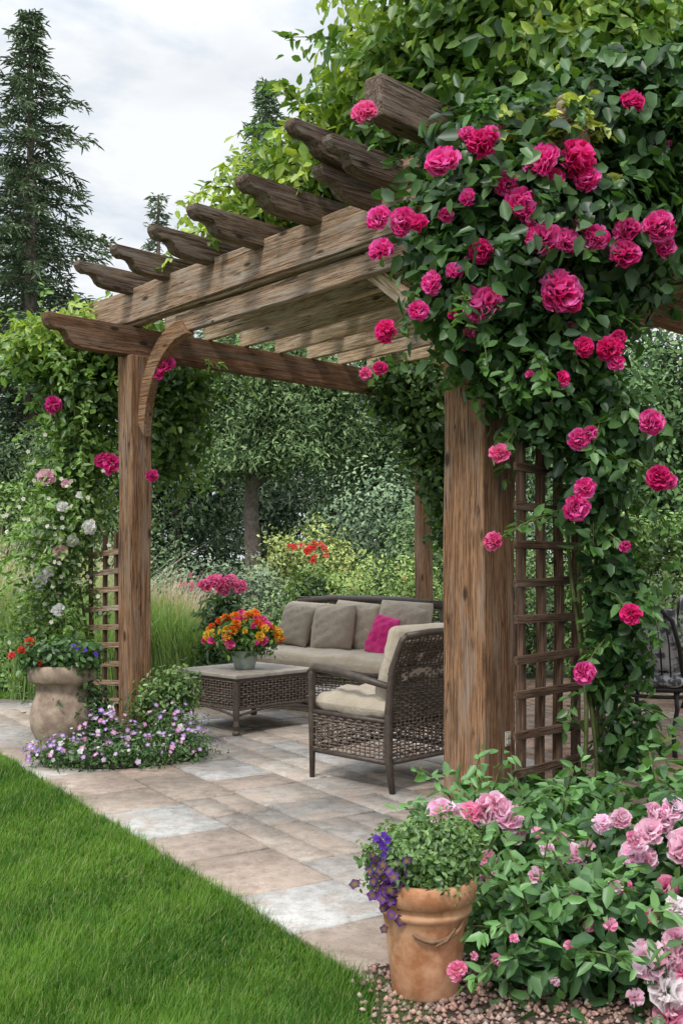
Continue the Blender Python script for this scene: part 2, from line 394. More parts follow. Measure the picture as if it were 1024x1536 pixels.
gravel=empty('gravel',(1.2,3.4,0))
mm=MB(); bedp=[(.10,2.45),(.10,3.42),(.40,3.62),(.62,4.45),(.75,5.1),(3.2,5.3),(3.2,2.45)]
mm.add([(x,y,.029) for x,y in bedp],[tuple(range(6,-1,-1))]); mm.obj('gravel_base',SOIL,gravel)
ico=np.array([(0,0,1),(.9,0,.3),(.28,.85,.3),(-.72,.53,.3),(-.72,-.53,.3),(.28,-.85,.3),(0,0,-.6)])
icf=np.array([(0,1,2),(0,2,3),(0,3,4),(0,4,5),(0,5,1),(6,2,1),(6,3,2),(6,4,3),(6,5,4),(6,1,5)])
n=12000; X=rng.uniform(.02,1.6,n);Y=rng.uniform(2.5,4.9,n); ok=np.array([inpoly(x-rng.normal()*.03,y,bedp) for x,y in zip(X,Y)]); X=X[ok];Y=Y[ok];n=len(X)
sz=rng.uniform(.006,.015,n); V=ico[None]*(sz[:,None,None]*rng.uniform(.7,1.2,(n,1,3)))+rng.normal(size=(n,7,3))*sz[:,None,None]*.12
th=rng.uniform(0,6.3,n); ct,st=np.cos(th)[:,None],np.sin(th)[:,None]
V=np.stack([V[...,0]*ct-V[...,1]*st,V[...,0]*st+V[...,1]*ct,V[...,2]],2)+np.stack([X,Y,.032+0*X],1)[:,None]
F=(icf[None]+np.arange(n)[:,None,None]*7).reshape(-1,3)
pc=np.array([(.42,.25,.20),(.33,.21,.17),(.5,.38,.32),(.25,.18,.15),(.5,.3,.24)])[rng.integers(0,5,n)]*rng.uniform(.7,1.1,(n,1))
npmesh('pebbles',V.reshape(-1,3),F,PEB,np.repeat(pc,7,0),gravel,True)

# ---------------------------------------------------------------- pergola
L0=np.array([-1.49,7.70]); U=np.array([1,-1])/math.sqrt(2); Vv=np.array([1,1])/math.sqrt(2)
def W(a,b,z): q=L0+U*a+Vv*b; return Vector((q[0],q[1],z))
RS=.036  # gentle rise of the roof line along the front
def R_(a): return RS*max(a,0)
pergola=empty('pergola',tuple(W(1.55,1.55,0)))
def board(name,p0,p1,w,h,mat,parent,bev=.008):
    p0=Vector(p0);p1=Vector(p1);x=(p1-p0);Ln=x.length;x.normalize()
    up=Vector((0,0,1)) if abs(x.z)<.95 else Vector((Vv[0],Vv[1],0))
    y=up.cross(x).normalized(); z=x.cross(y)
    M=Matrix((x,y,z)).transposed().to_4x4(); M.translation=(p0+p1)/2
    m=MB(); ns=max(2,int(Ln/.22)); Vs=[];Fs=[]; sd=random.uniform(0,9)
    for i in range(ns+1):
        xx=-Ln/2+Ln*i/ns; wv=.003*math.sin(i*1.3+sd)+random.uniform(-.0012,.0012); wz=.0035*math.sin(i*.9+sd*2)+random.uniform(-.0012,.0012)
        for (yy,zz) in ((-w/2,-h/2),(w/2,-h/2),(w/2,h/2),(-w/2,h/2)): Vs.append((xx,yy+wv,zz+wz))
    for i in range(ns):
        for k in range(4):
            a=i*4+k;b=i*4+(k+1)%4; Fs.append((a,b,b+4,a+4)[::-1])
    Fs.append((0,1,2,3)); Fs.append(tuple(ns*4+k for k in (3,2,1,0)))
    m.add(Vs,Fs); o=m.obj(name,mat,None,bevel=bev); o.matrix_basis=M; adopt(o,parent); return o
def profboard(name,prof,th,origin,dx,mat,parent,bev=.006):
    dx=Vector(dx).normalized(); z=Vector((0,0,1)); y=z.cross(dx)
    n=len(prof); V=[(px,-th/2,pz) for px,pz in prof]+[(px,th/2,pz) for px,pz in prof]
    F=[tuple(range(n)),tuple(range(2*n-1,n-1,-1))]+[((i+1)%n,i,i+n,(i+1)%n+n) for i in range(n)]
    m=MB(); m.add(V,F); o=m.obj(name,mat,None,bevel=bev)
    M=Matrix((dx,y,z)).transposed().to_4x4(); M.translation=Vector(origin); o.matrix_basis=M; adopt(o,parent); return o
board('post_left',W(0,0,0),W(0,0,2.79),.17,.17,W_POST,pergola)
board('post_right',W(3.11,0,0),W(3.11,0,3.05),.265,.265,W_POST,pergola,.012)
board('post_right_cladding',W(3.11+.02,.155,0),W(3.13,.155,2.9),.05,.19,W_POST,pergola)
board('post_back_left',W(0.12,3.05,0),W(0.12,3.05,2.79),.12,.12,W_POST,pergola)
board('post_back_right',W(3.11,3.6,0),W(3.11,3.6,2.79),.17,.17,W_POST,pergola)
board('post_far_right',W(6.0,3.6,0),W(6.0,3.6,3.0),.17,.17,W_POST,pergola)
vd=Vector((Vv[0],Vv[1],0)); ud=Vector((U[0],U[1],0))
def scallop(Ln,h,back=True,k=1.0):
    k*=random.uniform(.9,1.1)
    pts=[(0,h),(.0,h*.80),(.02,h*.60),(.055,h*.50),(.095,h*.53),(.125,h*.50),(.15,h*.36),(.165,h*.2),(.195,h*.08),(.24,h*.03),(.29,0)]
    s=[(x*k,z) for x,z in pts]
    e=[(Ln,0),(Ln,h)] if not back else [(Ln-.27,0),(Ln-.21,h*.1),(Ln-.15,h*.38),(Ln-.09,h*.47),(Ln,h*.62),(Ln,h)]
    return s+e
profboard('beam_left',scallop(4.9,.21),.09,W(-.005,-.72,2.79),vd,W_BEAM,pergola)
profboard('beam_right',scallop(5.4,.21),.09,W(3.11,-.5,2.83),vd,W_BEAM,pergola)
profboard('beam_far_right',scallop(3.4,.21),.09,W(6.0,1.2,2.83),vd,W_BEAM,pergola)
def rb_(name,a0,a1,b,z,w,h,mat,bev=.008): return board(name,W(a0,b,z+RS*a0),W(a1,b,z+RS*a1),w,h,mat,pergola,bev)
rb_('fascia_front',-.55,3.75,0,3.145,.075,.27,W_FASC)
rb_('fascia_trim',-.50,3.7,-.05,3.045,.022,.028,W_FASC,.003)
rb_('arch_beam',.50,3.0,.02,2.925,.06,.125,W_FASC)
rb_('fascia_back',-.4,6.1,3.05,3.12,.07,.22,W_FASC)
pr=[];pi=[]
for i in range(13):
    t=i/12*math.pi/2
    pr.append((.085+.50*(1-math.cos(t)),2.30+.66*math.sin(t))); pi.append((.085+.075+.48*(1-math.cos(t))*1.06,2.20+.66*math.sin(t)))
profboard('curved_brace',pr+pi[::-1],.07,W(0,0.0,0),ud,W_POST,pergola)
board('knee_brace',W(2.15,.07,3.10),W(3.02,.07,2.42),.06,.10,W_SLAT,pergola)
for i,b in enumerate([.30,.66,1.02,1.38,1.74,2.10,2.46,2.82]):
    rb_('purlin_%d'%i,-.02,5.9 if b>1.3 else 3.8,b,3.075,.045,.15,W_SLAT,.005)
for i,b in enumerate([3.4,3.8,4.2]): rb_('purlin_far_%d'%i,2.9,5.9,b,3.075,.045,.15,W_SLAT,.005)
for i,a_ in enumerate([0.0,.44,.92,1.41,1.92]):
    k=[.48,.47,.50,.56,.60][i]
    profboard('rafter_%d'%i,scallop(4.2+k,.155),.075+.01*i,W(a_,-k,3.235+R_(a_)+random.uniform(-.012,.015)),vd+Vector((random.uniform(-.015,.015),0,0)),W_TAIL,pergola)
profboard('rafter_5',scallop(4.8,.15),.08,W(2.45,-.72,3.44),vd,W_TAIL,pergola)
profboard('rafter_6',scallop(4.8,.15),.08,W(2.60,-.60,3.35),vd,W_TAIL,pergola)
profboard('rafter_7',scallop(4.8,.14),.08,W(2.42,-.50,3.28),vd,W_TAIL,pergola)
profboard('rafter_8',scallop(4.5,.14),.08,W(3.5,.05,3.38),vd,W_TAIL,pergola)
for i,a_ in enumerate([4.1,4.7,5.3]): profboard('rafter_far_%d'%i,scallop(3.2,.15),.08,W(a_,1.25,3.2+R_(a_)),vd,W_TAIL,pergola)
board('top_beam',W(2.92,-.60,3.60),W(2.92,4.2,3.54),.12,.21,W_TAIL,pergola,.014)
board('top_beam_2',W(3.12,.3,3.50),W(3.12,4.2,3.48),.10,.20,W_POST,pergola,.012)
rb_('upper_fascia',2.3,3.7,-.03,3.35,.06,.14,W_FASC)
ol=MB(); Mx=Matrix.Rotation(math.radians(-45),3,'Z')
c=W(3.11+.137,.06,.42); ol.box(c,(.006,.045,.075),Mx); 
c2=W(3.11+.142,.06,.435); ol.box(c2,(.006,.03,.022),Mx); c2=W(3.11+.142,.06,.405); ol.box(c2,(.006,.03,.022),Mx)
OUT=plain('outlet_plastic',(.5,.45,.36),(.58,.52,.43),30,.5); ol.obj('electrical_outlet',OUT,None,bevel=.0015)

tr=empty('trellis',(1.1,5.5,0)); T0=Vector((.86,5.22,0))
for d,h in ((.03,2.3),(.19,2.32),(.35,2.25),(.52,1.5),(.76,1.02)):
    board('upright',T0+vd*d,T0+vd*d+Vector((random.uniform(-.02,.02),0,h)),.045,.03,W_TREL,tr,.003)
z=.12
while z<2.2:
    e=.79 if z<.97 else (.56 if z<1.45 else .40)
    board('rung',T0+vd*-.03+Vector((0,-.035,z+random.uniform(-.015,.015))),T0+vd*e+Vector((0,-.035,z+random.uniform(-.02,.02))),.022,.042,W_TREL,tr,.003); z+=.185
tl=empty('trellis',(-1.75,7.95,0))
for d in (-.15,-.31,-.5): board('upright',W(d,-.05,.05),W(d,-.05,1.52),.025,.03,W_TREL,tl,.003)
z=.15
while z<1.5:
    board('rung',W(-.08,-.07,z+.02),W(-.54,-.07,z-.01),.02,.04,W_FASC,tl,.003); z+=.135

# ---------------------------------------------------------------- furniture
def rotM(rx=0,ry=0,rz=0,loc=(0,0,0)):
    return Matrix.Translation(loc)@Matrix.Rotation(rz,4,'Z')@Matrix.Rotation(ry,4,'Y')@Matrix.Rotation(rx,4,'X')
def obl(m,name,mat,parent,**k): return m.obj(name,mat,parent,local=True,**k)
ac=empty('armchair',(.284,6.436,.022),math.radians(45))
w,d=.68,.62
f=MB()
for sx in (-1,1):
    x=sx*w/2
    f.tube([(x,d/2,0),(x,d/2,.30),(x,d/2+.01,.62),(x,d/2-.01,.66)],[.016,.021,.020,.017],8)
    f.tube([(x,-d/2-.03,0),(x,-d/2,.2),(x,-d/2,.45),(x,-d/2-.03,.7),(x,-d/2-.10,.86),(x*.97,-d/2-.13,.89)],[.017,.024,.023,.021,.019,.017],8)
    f.tube([(x,d/2+.03,.63),(x,d/2-.02,.665),(x,.1,.655),(x,-.1,.63),(x,-d/2,.60)],[.017,.023,.025,.023,.019],8)
    f.tube([(x,d/2,.17),(x,-d/2,.17)],.015,6); f.tube([(x,d/2,.40),(x,-d/2,.40)],.014,6)
f.tube([(-w/2,d/2,.17),(w/2,d/2,.17)],.015,6); f.tube([(-w/2,d/2,.38),(w/2,d/2,.38)],.014,6)
f.tube([(-w/2,-d/2,.17),(w/2,-d/2,.17)],.015,6)
f.tube([(-w/2*.97,-d/2-.13,.89),(-w/4,-d/2-.16,.905),(w/4,-d/2-.16,.905),(w/2*.97,-d/2-.13,.89)],.02,8)
f.tube([(-w/2,-d/2-.03,.7),(w/2,-d/2-.03,.7)],.008,6)
obl(f,'frame',FRAME,ac,smooth=True)
wk=MB()
for sx in (-1,1): wk.wicker((sx*w/2,-d/2,.17),(0,1,0),(0,0,1),d,.23,ph=.018,pv=.036) 
wk.wicker((-w/2,d/2,.17),(1,0,0),(0,0,1),w,.21)
wk.wicker((-w/2,-d/2,.17),(1,0,0),(0,0,1),w,.50,ph=.017,pv=.034); wk.wicker((-w/2,-d/2-.0,.66),(1,0,0),(0,-.38,.9),w,.24,ph=.017,pv=.034)
wk.wicker((-w/2,-d/2,.36),(1,0,0),(0,1,0),w,d,ph=.03)
obl(wk,'wicker',WICK,ac)
cu=MB(); cu.pillow(w-.05,d-.02,.17,rotM(0,0,0,(0,.02,.455)),p=6,e=.36,seed=1,wr=.010)
cu.pillow(w-.08,.48,.15,rotM(math.radians(107),0,0,(0,-d/2-.0+.06,.70)),p=7,e=.34,seed=3)
obl(cu,'cushions',FAB,ac,smooth=True)
tx,ty=.78,.72
ct=empty('coffee_table',(-.78+tx/2*.7071-ty/2*.7071,7.91+tx/2*.7071+ty/2*.7071,.022),math.radians(45))
m=MB(); m.box((0,0,.432),(tx+.03,ty+.03,.028)); 
TOP=plain('table_top_stone',(.27,.23,.19),(.42,.37,.32),14,.6,.2,.003); obl(m,'top',TOP,ct,bevel=.006)
m=MB(); m.box((0,0,.40),(tx-.01,ty-.01,.035)); 
for (x0,y0,x1,y1) in ((-1,-1,1,-1),(1,-1,1,1),(1,1,-1,1),(-1,1,-1,-1)):
    m.tube([(x0*tx/2,y0*ty/2,.19),((x0*.5+x1*.5)*tx/2,(y0*.5+y1*.5)*ty/2,.20),(x1*tx/2,y1*ty/2,.19)],.011,6)
    m.tube([(x0*tx/2,y0*ty/2,.14),((x0*.8+x1*.2)*tx/2,(y0*.8+y1*.2)*ty/2,.165),((x0*.5+x1*.5)*tx/2,(y0*.5+y1*.5)*ty/2,.185),((x0*.2+x1*.8)*tx/2,(y0*.2+y1*.8)*ty/2,.165),(x1*tx/2,y1*ty/2,.14)],.010,6)
for sx in (-1,1):
    for sy in (-1,1):
        m.lathe([(.0,0),(.024,.0),(.03,.012),(.03,.022),(.018,.035),(.026,.07),(.018,.11),(.026,.15),(.024,.2),(.024,.39)],(sx*tx/2,sy*ty/2,0),10)
obl(m,'frame',FRAME,ct)
m=MB()
m.wicker((-tx/2,-ty/2,.19),(1,0,0),(0,0,1),tx,.2,ph=.017,pv=.034); m.wicker((tx/2,-ty/2,.19),(0,1,0),(0,0,1),ty,.2,ph=.017,pv=.034)
m.wicker((-tx/2,ty/2,.19),(1,0,0),(0,0,1),tx,.2); m.wicker((-tx/2,-ty/2,.19),(0,1,0),(0,0,1),ty,.2,ph=.017,pv=.034)
obl(m,'wicker',WICK,ct)
m=MB(); m.box((0,0,.27),(tx-.08,ty-.08,.14)); obl(m,'inner_shelf',FRAME,ct)
ang=math.atan2(-.6,.8); sl=1.60; sd=.74
sc=np.array([.38,8.52])+np.array([-.8,.6])*sl/2+np.array([.6,.8])*sd/2
so=empty('sofa',(sc[0],sc[1],.022),ang)
f=MB()
for sx in (-1,1):
    x=sx*sl/2
    f.tube([(x,-sd/2,0),(x,-sd/2,.40),(x,-sd/2-.01,.54)],.022,8); f.tube([(x,sd/2,0),(x,sd/2,.45),(x,sd/2+.09,.90)],.022,8)
    f.tube([(x,-sd/2-.03,.53),(x,-sd/2+.05,.565),(x,0,.57),(x,sd/2,.66)],.024,8)
    f.tube([(x,-sd/2,.12),(x,sd/2,.12)],.014,6)
f.tube([(-sl/2,-sd/2,.12),(sl/2,-sd/2,.12)],.014,6); f.tube([(-sl/2,-sd/2,.37),(sl/2,-sd/2,.37)],.02,6)
f.tube([(-sl/2,sd/2+.09,.90),(-sl/4,sd/2+.1,.94),(sl/4,sd/2+.1,.94),(sl/2,sd/2+.09,.90)],.035,8)
obl(f,'frame',FRAME,so,smooth=True)
m=MB(); m.wicker((-sl/2,-sd/2,.12),(1,0,0),(0,0,1),sl,.25); m.wicker((-sl/2,sd/2,.12),(1,0,0),(0,.1,1),sl,.83)
for sx in (-1,1): m.wicker((sx*sl/2,-sd/2,.12),(0,1,0),(0,0,1),sd,.44)
obl(m,'wicker',WICK,so)
m=MB(); m.pillow(sl-.02,sd-.02,.16,rotM(0,0,0,(0,-.03,.44)),n=20,p=10,e=.28,seed=2); obl(m,'seat_cushion',FAB,so,smooth=True)
pw=(sl-.06)/3
m=MB()
for i in range(3): m.pillow(pw*.99,.44,.18,rotM(math.radians(76),random.uniform(-.07,.07),random.uniform(-.09,.09),(-sl/2+.03+pw*(i+.5),sd/2-.10,.69+.018*i)),p=4,e=.48,seed=i*2,wr=.010)
obl(m,'back_cushions',FAB,so,smooth=True)
m=MB(); m.pillow(.42,.40,.17,rotM(math.radians(70),math.radians(-4),math.radians(6),(-.12,sd/2-.27,.70)),e=.54,seed=4,wr=.010)
m.pillow(.38,.38,.16,rotM(math.radians(72),math.radians(6),math.radians(-8),(-.56,sd/2-.24,.71)),e=.54,seed=6,wr=.010)
m.pillow(.36,.40,.14,rotM(math.radians(70),math.radians(10),math.radians(-16),(.60,sd/2-.20,.72)),e=.54,seed=8,wr=.010)
obl(m,'throw_pillows',FAB2,so,smooth=True)
m=MB(); m.pillow(.27,.34,.12,rotM(math.radians(68),math.radians(8),math.radians(-14),(.46,sd/2-.35,.66)),e=.52,seed=5,wr=.010); obl(m,'pink_pillow',FABP,so,smooth=True)
def iron_chair(loc,rz):
    e=empty('iron_chair',loc,rz); f=MB()
    ring=[(.29*math.cos(t),.27*math.sin(t),.43) for t in np.linspace(0,2*math.pi,25)]
    f.tube(ring,.02,6); f.tube([(x*.95,y*.95,z-.05) for x,y,z in ring],.014,6)
    for sx in (-1,1):
        f.tube([(sx*.2,.18,.43),(sx*.24,.22,.3),(sx*.2,.19,.15),(sx*.27,.29,0)],[.015,.016,.015,.017],6)
        f.tube([(sx*.2,-.18,.43),(sx*.22,-.2,.3),(sx*.19,-.19,.15),(sx*.25,-.32,0)],[.015,.016,.015,.017],6)
        f.tube([(sx*.27,.16,.43),(sx*.34,.18,.55),(sx*.33,.1,.66),(sx*.30,-.1,.68),(sx*.25,-.24,.72)],.015,6)
        f.tube([(sx*.25,-.14,.43),(sx*.25,-.24,.72),(sx*.22,-.29,.9),(sx*.12,-.31,1.0),(0,-.32,1.02)],.016,6)
    for k in np.linspace(-.18,.18,7):
        f.tube([(k,-.2,.43),(k*1.05,-.27,.75),(k*.9,-.31,.99-.4*k*k*2)],.006,5)
    f.obj('iron_frame',IRON,e,local=True,smooth=True)
    c=MB(); c.pillow(.52,.48,.12,rotM(0,0,0,(0,0,.49)),p=4,e=.35,seed=2); c.pillow(.44,.44,.13,rotM(math.radians(102),0,0,(0,-.19,.76)),p=5,e=.35,seed=5)
    c.obj('cushions',FABG,e,local=True,smooth=True)
iron_chair((2.20,7.45,.022),math.radians(-38)); iron_chair((3.3,9.6,.022),math.radians(170))
dt=empty('dining_table',(3.35,8.5,.022)); m=MB(); m.lathe([(0,.70),(.5,.70),(.53,.715),(.53,.73),(.5,.74),(0,.74)],seg=40)
for k in range(4):
    an=k*math.pi/2+.4; m.tube([(.08*math.cos(an),.08*math.sin(an),.70),(.12*math.cos(an),.12*math.sin(an),.4),(.08*math.cos(an),.08*math.sin(an),.2),(.36*math.cos(an),.36*math.sin(an),.0)],.018,6)
m.obj('table_frame',IRON,dt,local=True)

# ---------------------------------------------------------------- planters
tp=empty('terracotta_pot',(.255,3.25,.026)); tp.scale=(1.04,1.04,1.09)
m=MB(); m.lathe([(0,.0),(.092,0),(.098,.01),(.108,.10),(.120,.19),(.126,.225),(.133,.23),(.136,.242),(.130,.25),(.134,.262),(.147,.268),(.151,.30),(.148,.322),(.137,.327),(.130,.315),(.128,.28),(0,.275)],seg=56,wob=.006)
obl(m,'pot_body',TERRA,tp,smooth=True)
m=MB(); pts=[]
for i in range(10):
    t=i/9; an=-math.pi/2-.35+t*1.25; r=.131+.004*math.sin(t*9); zz=.20-.035*math.sin(t*2.2)+.055*t*t
    pts.append((r*math.cos(an),r*math.sin(an),zz))
m.tube(pts,[.004,.006,.007,.007,.0065,.006,.006,.005,.004,.002],6)
m.tube([(.02,-.130,.17),(.05,-.128,.185),(.075,-.118,.215)],[.005,.004,.002],6)
obl(m,'twig_ornament',plain('twig',(.16,.09,.05),(.3,.18,.1),30,.9),tp,smooth=True)
m=MB(); m.lathe([(0,.285),(.127,.285)],seg=30); obl(m,'potting_soil',SOIL,tp)
pp=empty('potted_pansies',(.255,3.27,.30))
foliage('leaves',[(.255,3.27,.44,.15,.14,.095),(.17,3.25,.42,.09,.09,.08),(.35,3.27,.45,.08,.1,.09),(.27,3.17,.40,.13,.06,.05)],700,9,.022,.021,(.06,.14,.03),(.26,.43,.12),pp,.6,inner=.3,lump=.25)
fl=Flowers()
for i in range(60):
    x=.14+rng.normal()*.036; z=.385+rng.normal()*.05; y=3.12+abs(x-.15)*.5+rng.uniform(-.02,.03)
    fl.simple((x,y,z),rng.uniform(.013,.02),(0,-1,.4),5,[(.09,.02,.26),(.15,.035,.38),(.05,.012,.14)][i%3],(.3,.2,.02))
for i in range(8): fl.simple((.12+rng.normal()*.015,3.18,.50+rng.normal()*.02),.014,(0,-1,.4),5,(.16,.05,.45))
fl.obj('pansy_flowers',pp)
ur=empty('urn_planter',(-1.86,7.12,.022))
m=MB(); m.lathe([(0,0),(.15,0),(.155,.02),(.14,.05),(.165,.10),(.205,.19),(.215,.27),(.20,.34),(.175,.40),(.165,.44),(.175,.48),(.21,.50),(.222,.51),(.224,.58),(.218,.61),(.195,.615),(.185,.59),(0,.57)],seg=48,wob=.005)
obl(m,'urn_body',STONEP,ur,smooth=True)
up=empty('geranium_plant',(-1.86,7.12,.6))
foliage('leaves',[(-1.86,7.1,.70,.24,.2,.09),(-1.98,7.05,.69,.14,.12,.07),(-1.72,7.05,.69,.14,.12,.08)],420,8,.028,.045,(.035,.09,.02),(.13,.27,.06),up,.7,inner=.3)
fl=Flowers()
for (x,y,z,r,c) in [(-2.08,6.95,.74,.03,(.85,.05,.03)),(-2.04,6.98,.79,.035,(.85,.12,.05)),(-2.16,7.0,.70,.028,(.8,.03,.12)),(-1.95,6.92,.66,.02,(.85,.05,.03))]:
    fl.bloom((x,y,z),r,petals=22,col=c,col2=(.95,.2,.1))
for i in range(7): fl.simple((-1.70+rng.normal()*.04,6.93+rng.uniform(0,.1),.75+rng.normal()*.02),.022,(0,-1,.4),5,(.16,.07,.55))
fl.obj('flowers',up)
vx,vy=-.76,8.38
vp=empty('flower_pot',(vx,vy,.468))
m=MB(); m.lathe([(0,0),(.07,0),(.078,.01),(.095,.07),(.112,.13),(.118,.135),(.12,.15),(.112,.152),(.105,.13),(0,.125)],seg=36); obl(m,'pot',plain('glazed_grey_green',(.20,.25,.22),(.34,.39,.34),12,.35),vp,smooth=True)
vb=empty('flower_bouquet',(vx,vy,.6))
foliage('leaves',[(vx,vy-.02,.72,.26,.2,.13)],330,8,.03,.05,(.04,.11,.02),(.18,.36,.05),vb,.5,inner=.2)
fl=Flowers(); cs=[((.95,.16,.02),(1,.42,.05)),((1,.3,.03),(1,.55,.08)),((.8,.03,.28),(.95,.2,.5)),((1,.55,.04),(1,.75,.12)),((.9,.08,.03),(1,.25,.06))]
for i in range(58):
    an=rng.uniform(-math.pi,.15); th=rng.uniform(.05,1.6); kk=rng.uniform(.95,1.12); x=math.sin(th)*math.cos(an)*.28*kk; y=math.sin(th)*math.sin(an)*.22; z=math.cos(th)*.20*kk
    c=cs[rng.integers(0,5)] if z>.02 else cs[2]
    fl.bloom((vx+x,vy-.02+y,.72+z-.03),rng.uniform(.02,.045),(x*3,y*3-.5,z*3+.2),20,c[0],c[1])
fl.obj('flowers',vb)
pk=empty('pink_flower_plant',(-1.13,10.3,0))
foliage('leaves',[(-1.13,10.3,.75,.22,.2,.28),(-1.15,10.3,.3,.22,.2,.3)],240,9,.05,.09,(.04,.10,.025),(.13,.24,.07),pk,.4,inner=.2)
fl=Flowers()
for (x,z,r) in [(-1.30,1.07,.07),(-1.18,1.10,.085),(-1.06,1.11,.08),(-.96,1.06,.075),(-1.12,1.04,.07),(-1.23,1.12,.06)]: fl.bloom((x,10.15,z),r,(0,-1,.8),36,(.95,.10,.36),(1,.42,.62))
fl.obj('flowers',pk)
fb=empty('flower_bed',(-1.45,6.9,0))
m=MB(); pts=[]
for i in range(24):
    t=i/24*2*math.pi; r=1+.08*math.sin(3*t+1); pts.append((-1.42+.50*r*math.cos(t),7.1+.42*r*math.sin(t),.029))
m.add(pts,[tuple(range(24))]); m.obj('soil',SOIL,fb)
bl=[(-1.62,6.72,.09,.27,.2,.13),(-1.30,6.80,.08,.26,.2,.12),(-1.02,7.0,.09,.2,.2,.12),(-1.82,6.8,.07,.16,.15,.11),(-1.5,6.95,.16,.2,.15,.16),(-1.12,7.1,.16,.18,.15,.17)]
foliage('groundcover_leaves',bl,820,9,.034,.028,(.04,.11,.03),(.17,.32,.09),fb,.45,inner=.2,lump=.3)
foliage('shrub_leaves',[(-1.75,7.15,.30,.2,.18,.28)],260,9,.035,.045,(.035,.09,.025),(.12,.25,.07),fb,.5,inner=.2)
foliage('shrub_leaves_light',[(-1.28,7.45,.28,.17,.15,.26),(-1.14,7.5,.42,.13,.12,.16)],330,9,.035,.040,(.07,.15,.04),(.28,.44,.12),fb,.5,inner=.2,lump=.25)
fl=Flowers(); fc=[(.40,.10,.65),(.50,.20,.78),(.66,.42,.85),(.82,.74,.87),(.65,.10,.55),(.25,.06,.55),(.75,.22,.66),(.3,.08,.6)]
for i in range(260):
    b=bl[rng.integers(0,6)]; d=unit(rng.normal(size=3)+np.array([0,-.3,.9])); d[2]=abs(d[2]) 
    p=np.array(b[:3])+d*np.array(b[3:])*rng.uniform(1.0,1.4)
    fl.simple(p,rng.uniform(.009,.024),d+np.array([0,-.5,.4]),5,fc[rng.integers(0,8)],(.85,.8,.6))
fl.obj('flowers',fb)

# ---------------------------------------------------------------- climbing rose (right)
DK=(.020,.070,.019); LT=(.115,.26,.058); YL=(.50,.62,.09); YD=(.19,.34,.04)
cr=empty('climbing_rose',(1.0,5.5,0))
front=[(.88,5.28,2.95,.40,.32,.42),(1.27,5.4,2.98,.40,.36,.42),(.62,5.18,2.62,.2,.18,.3),(1.0,5.3,2.40,.28,.22,.30),(.90,5.5,3.38,.44,.4,.24),
 (.52,5.35,2.98,.15,.16,.2),(1.85,5.6,3.5,.5,.5,.5),(1.4,5.6,3.5,.6,.5,.4)]
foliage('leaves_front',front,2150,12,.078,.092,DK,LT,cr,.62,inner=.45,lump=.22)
column=[(.98,5.22,2.10,.17,.14,.24),(1.24,5.26,1.68,.14,.13,.28),(1.35,5.30,1.2,.13,.11,.28),(1.40,5.34,.85,.09,.1,.2),(1.42,5.35,.5,.08,.1,.22),(1.36,5.35,2.0,.2,.15,.25),(.86,5.18,2.27,.13,.12,.12),(1.1,5.2,.16,.3,.12,.10)]
foliage('leaves_column',column,360,11,.055,.082,DK,LT,cr,.62,inner=.2,lump=.2)
top=[(1.2,6.2,4.1,1.1,.8,.55),(.6,6.3,3.95,.45,.6,.40),(2.3,6.2,4.0,.8,.8,.75),(.9,6.9,4.35,.9,.8,.5),(.05,6.8,3.78,.40,.4,.26)]
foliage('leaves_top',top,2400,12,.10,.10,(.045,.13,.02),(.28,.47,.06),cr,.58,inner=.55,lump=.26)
lf=[(-.02,6.75,3.85,.42,.35,.24),(-.30,7.15,3.72,.36,.35,.20),(-.66,7.45,3.60,.30,.28,.16),(-.48,7.25,3.80,.24,.25,.16),(.3,6.2,4.12,.36,.4,.22),(.9,5.9,4.6,.9,.5,.2),(1.9,5.9,4.7,.8,.5,.25),(1.5,5.7,4.1,.6,.3,.35)]
foliage('leaves_young',lf,1150,11,.09,.088,YD,YL,cr,.52,inner=.2,lump=.25,up=.2)
SP=[];SN=[];ST=[];SCc=[];stem=MB()
def spray(p,d,Ln,col,lf=.075,droop=.5,n=None):
    p=np.array(p,float); d=unit(d); n=n or int(Ln/.03); pts=[]
    q=p.copy(); dd=d.copy()
    for i in range(n):
        pts.append(tuple(q)); q=q+dd*Ln/n; dd=unit(dd+np.array([0,0,-droop*1.6/n])+rng.normal(size=3)*.05)
        for s_ in (0,1):
            SP.append(q+rng.normal(size=3)*.008); ST.append(dd*.5+rng.normal(size=3)*.8+np.array([0,0,-.2])); SN.append(np.array([0,-.4,.7])+rng.normal(size=3)*.45); SCc.append(np.array(col)*rng.uniform(.6,1.3))
    stem.tube(pts,[.005*(1-.7*i/len(pts)) for i in range(len(pts))],4)
for i in range(140):
    b=(lf+top)[rng.integers(0,len(lf)+len(top))]; d=unit(rng.normal(size=3)+np.array([-.3,-.3,.8])); p=np.array(b[:3])+d*np.array(b[3:])*.85
    spray(p,d+np.array([0,0,.2]),rng.uniform(.2,.5),(.44,.58,.08) if rng.uniform()<.65 else (.14,.28,.04),.07,.9)
for i in range(60):
    b=(front*2+column)[rng.integers(0,2*len(front)+len(column))]; d=unit(rng.normal(size=3)+np.array([.2,-.7,-.1])); p=np.array(b[:3])+d*np.array(b[3:])*.8
    spray(p,d+np.array([0,0,.2]),rng.uniform(.18,.40),(.09,.22,.04),.07,1.3)
for i in range(12):
    spray((.62+rng.uniform(-.12,.2),5.25,2.45),(rng.normal()*.5,-.2,-.6),rng.uniform(.2,.4),(.09,.22,.04),.07,.8)
for i in range(14):
    spray((1.0+rng.uniform(-.12,.2),5.2,3.2+rng.uniform(-.1,.2)),(rng.normal()*.6,-.6,.8),rng.uniform(.2,.35),(.48,.55,.10),.08,.8)
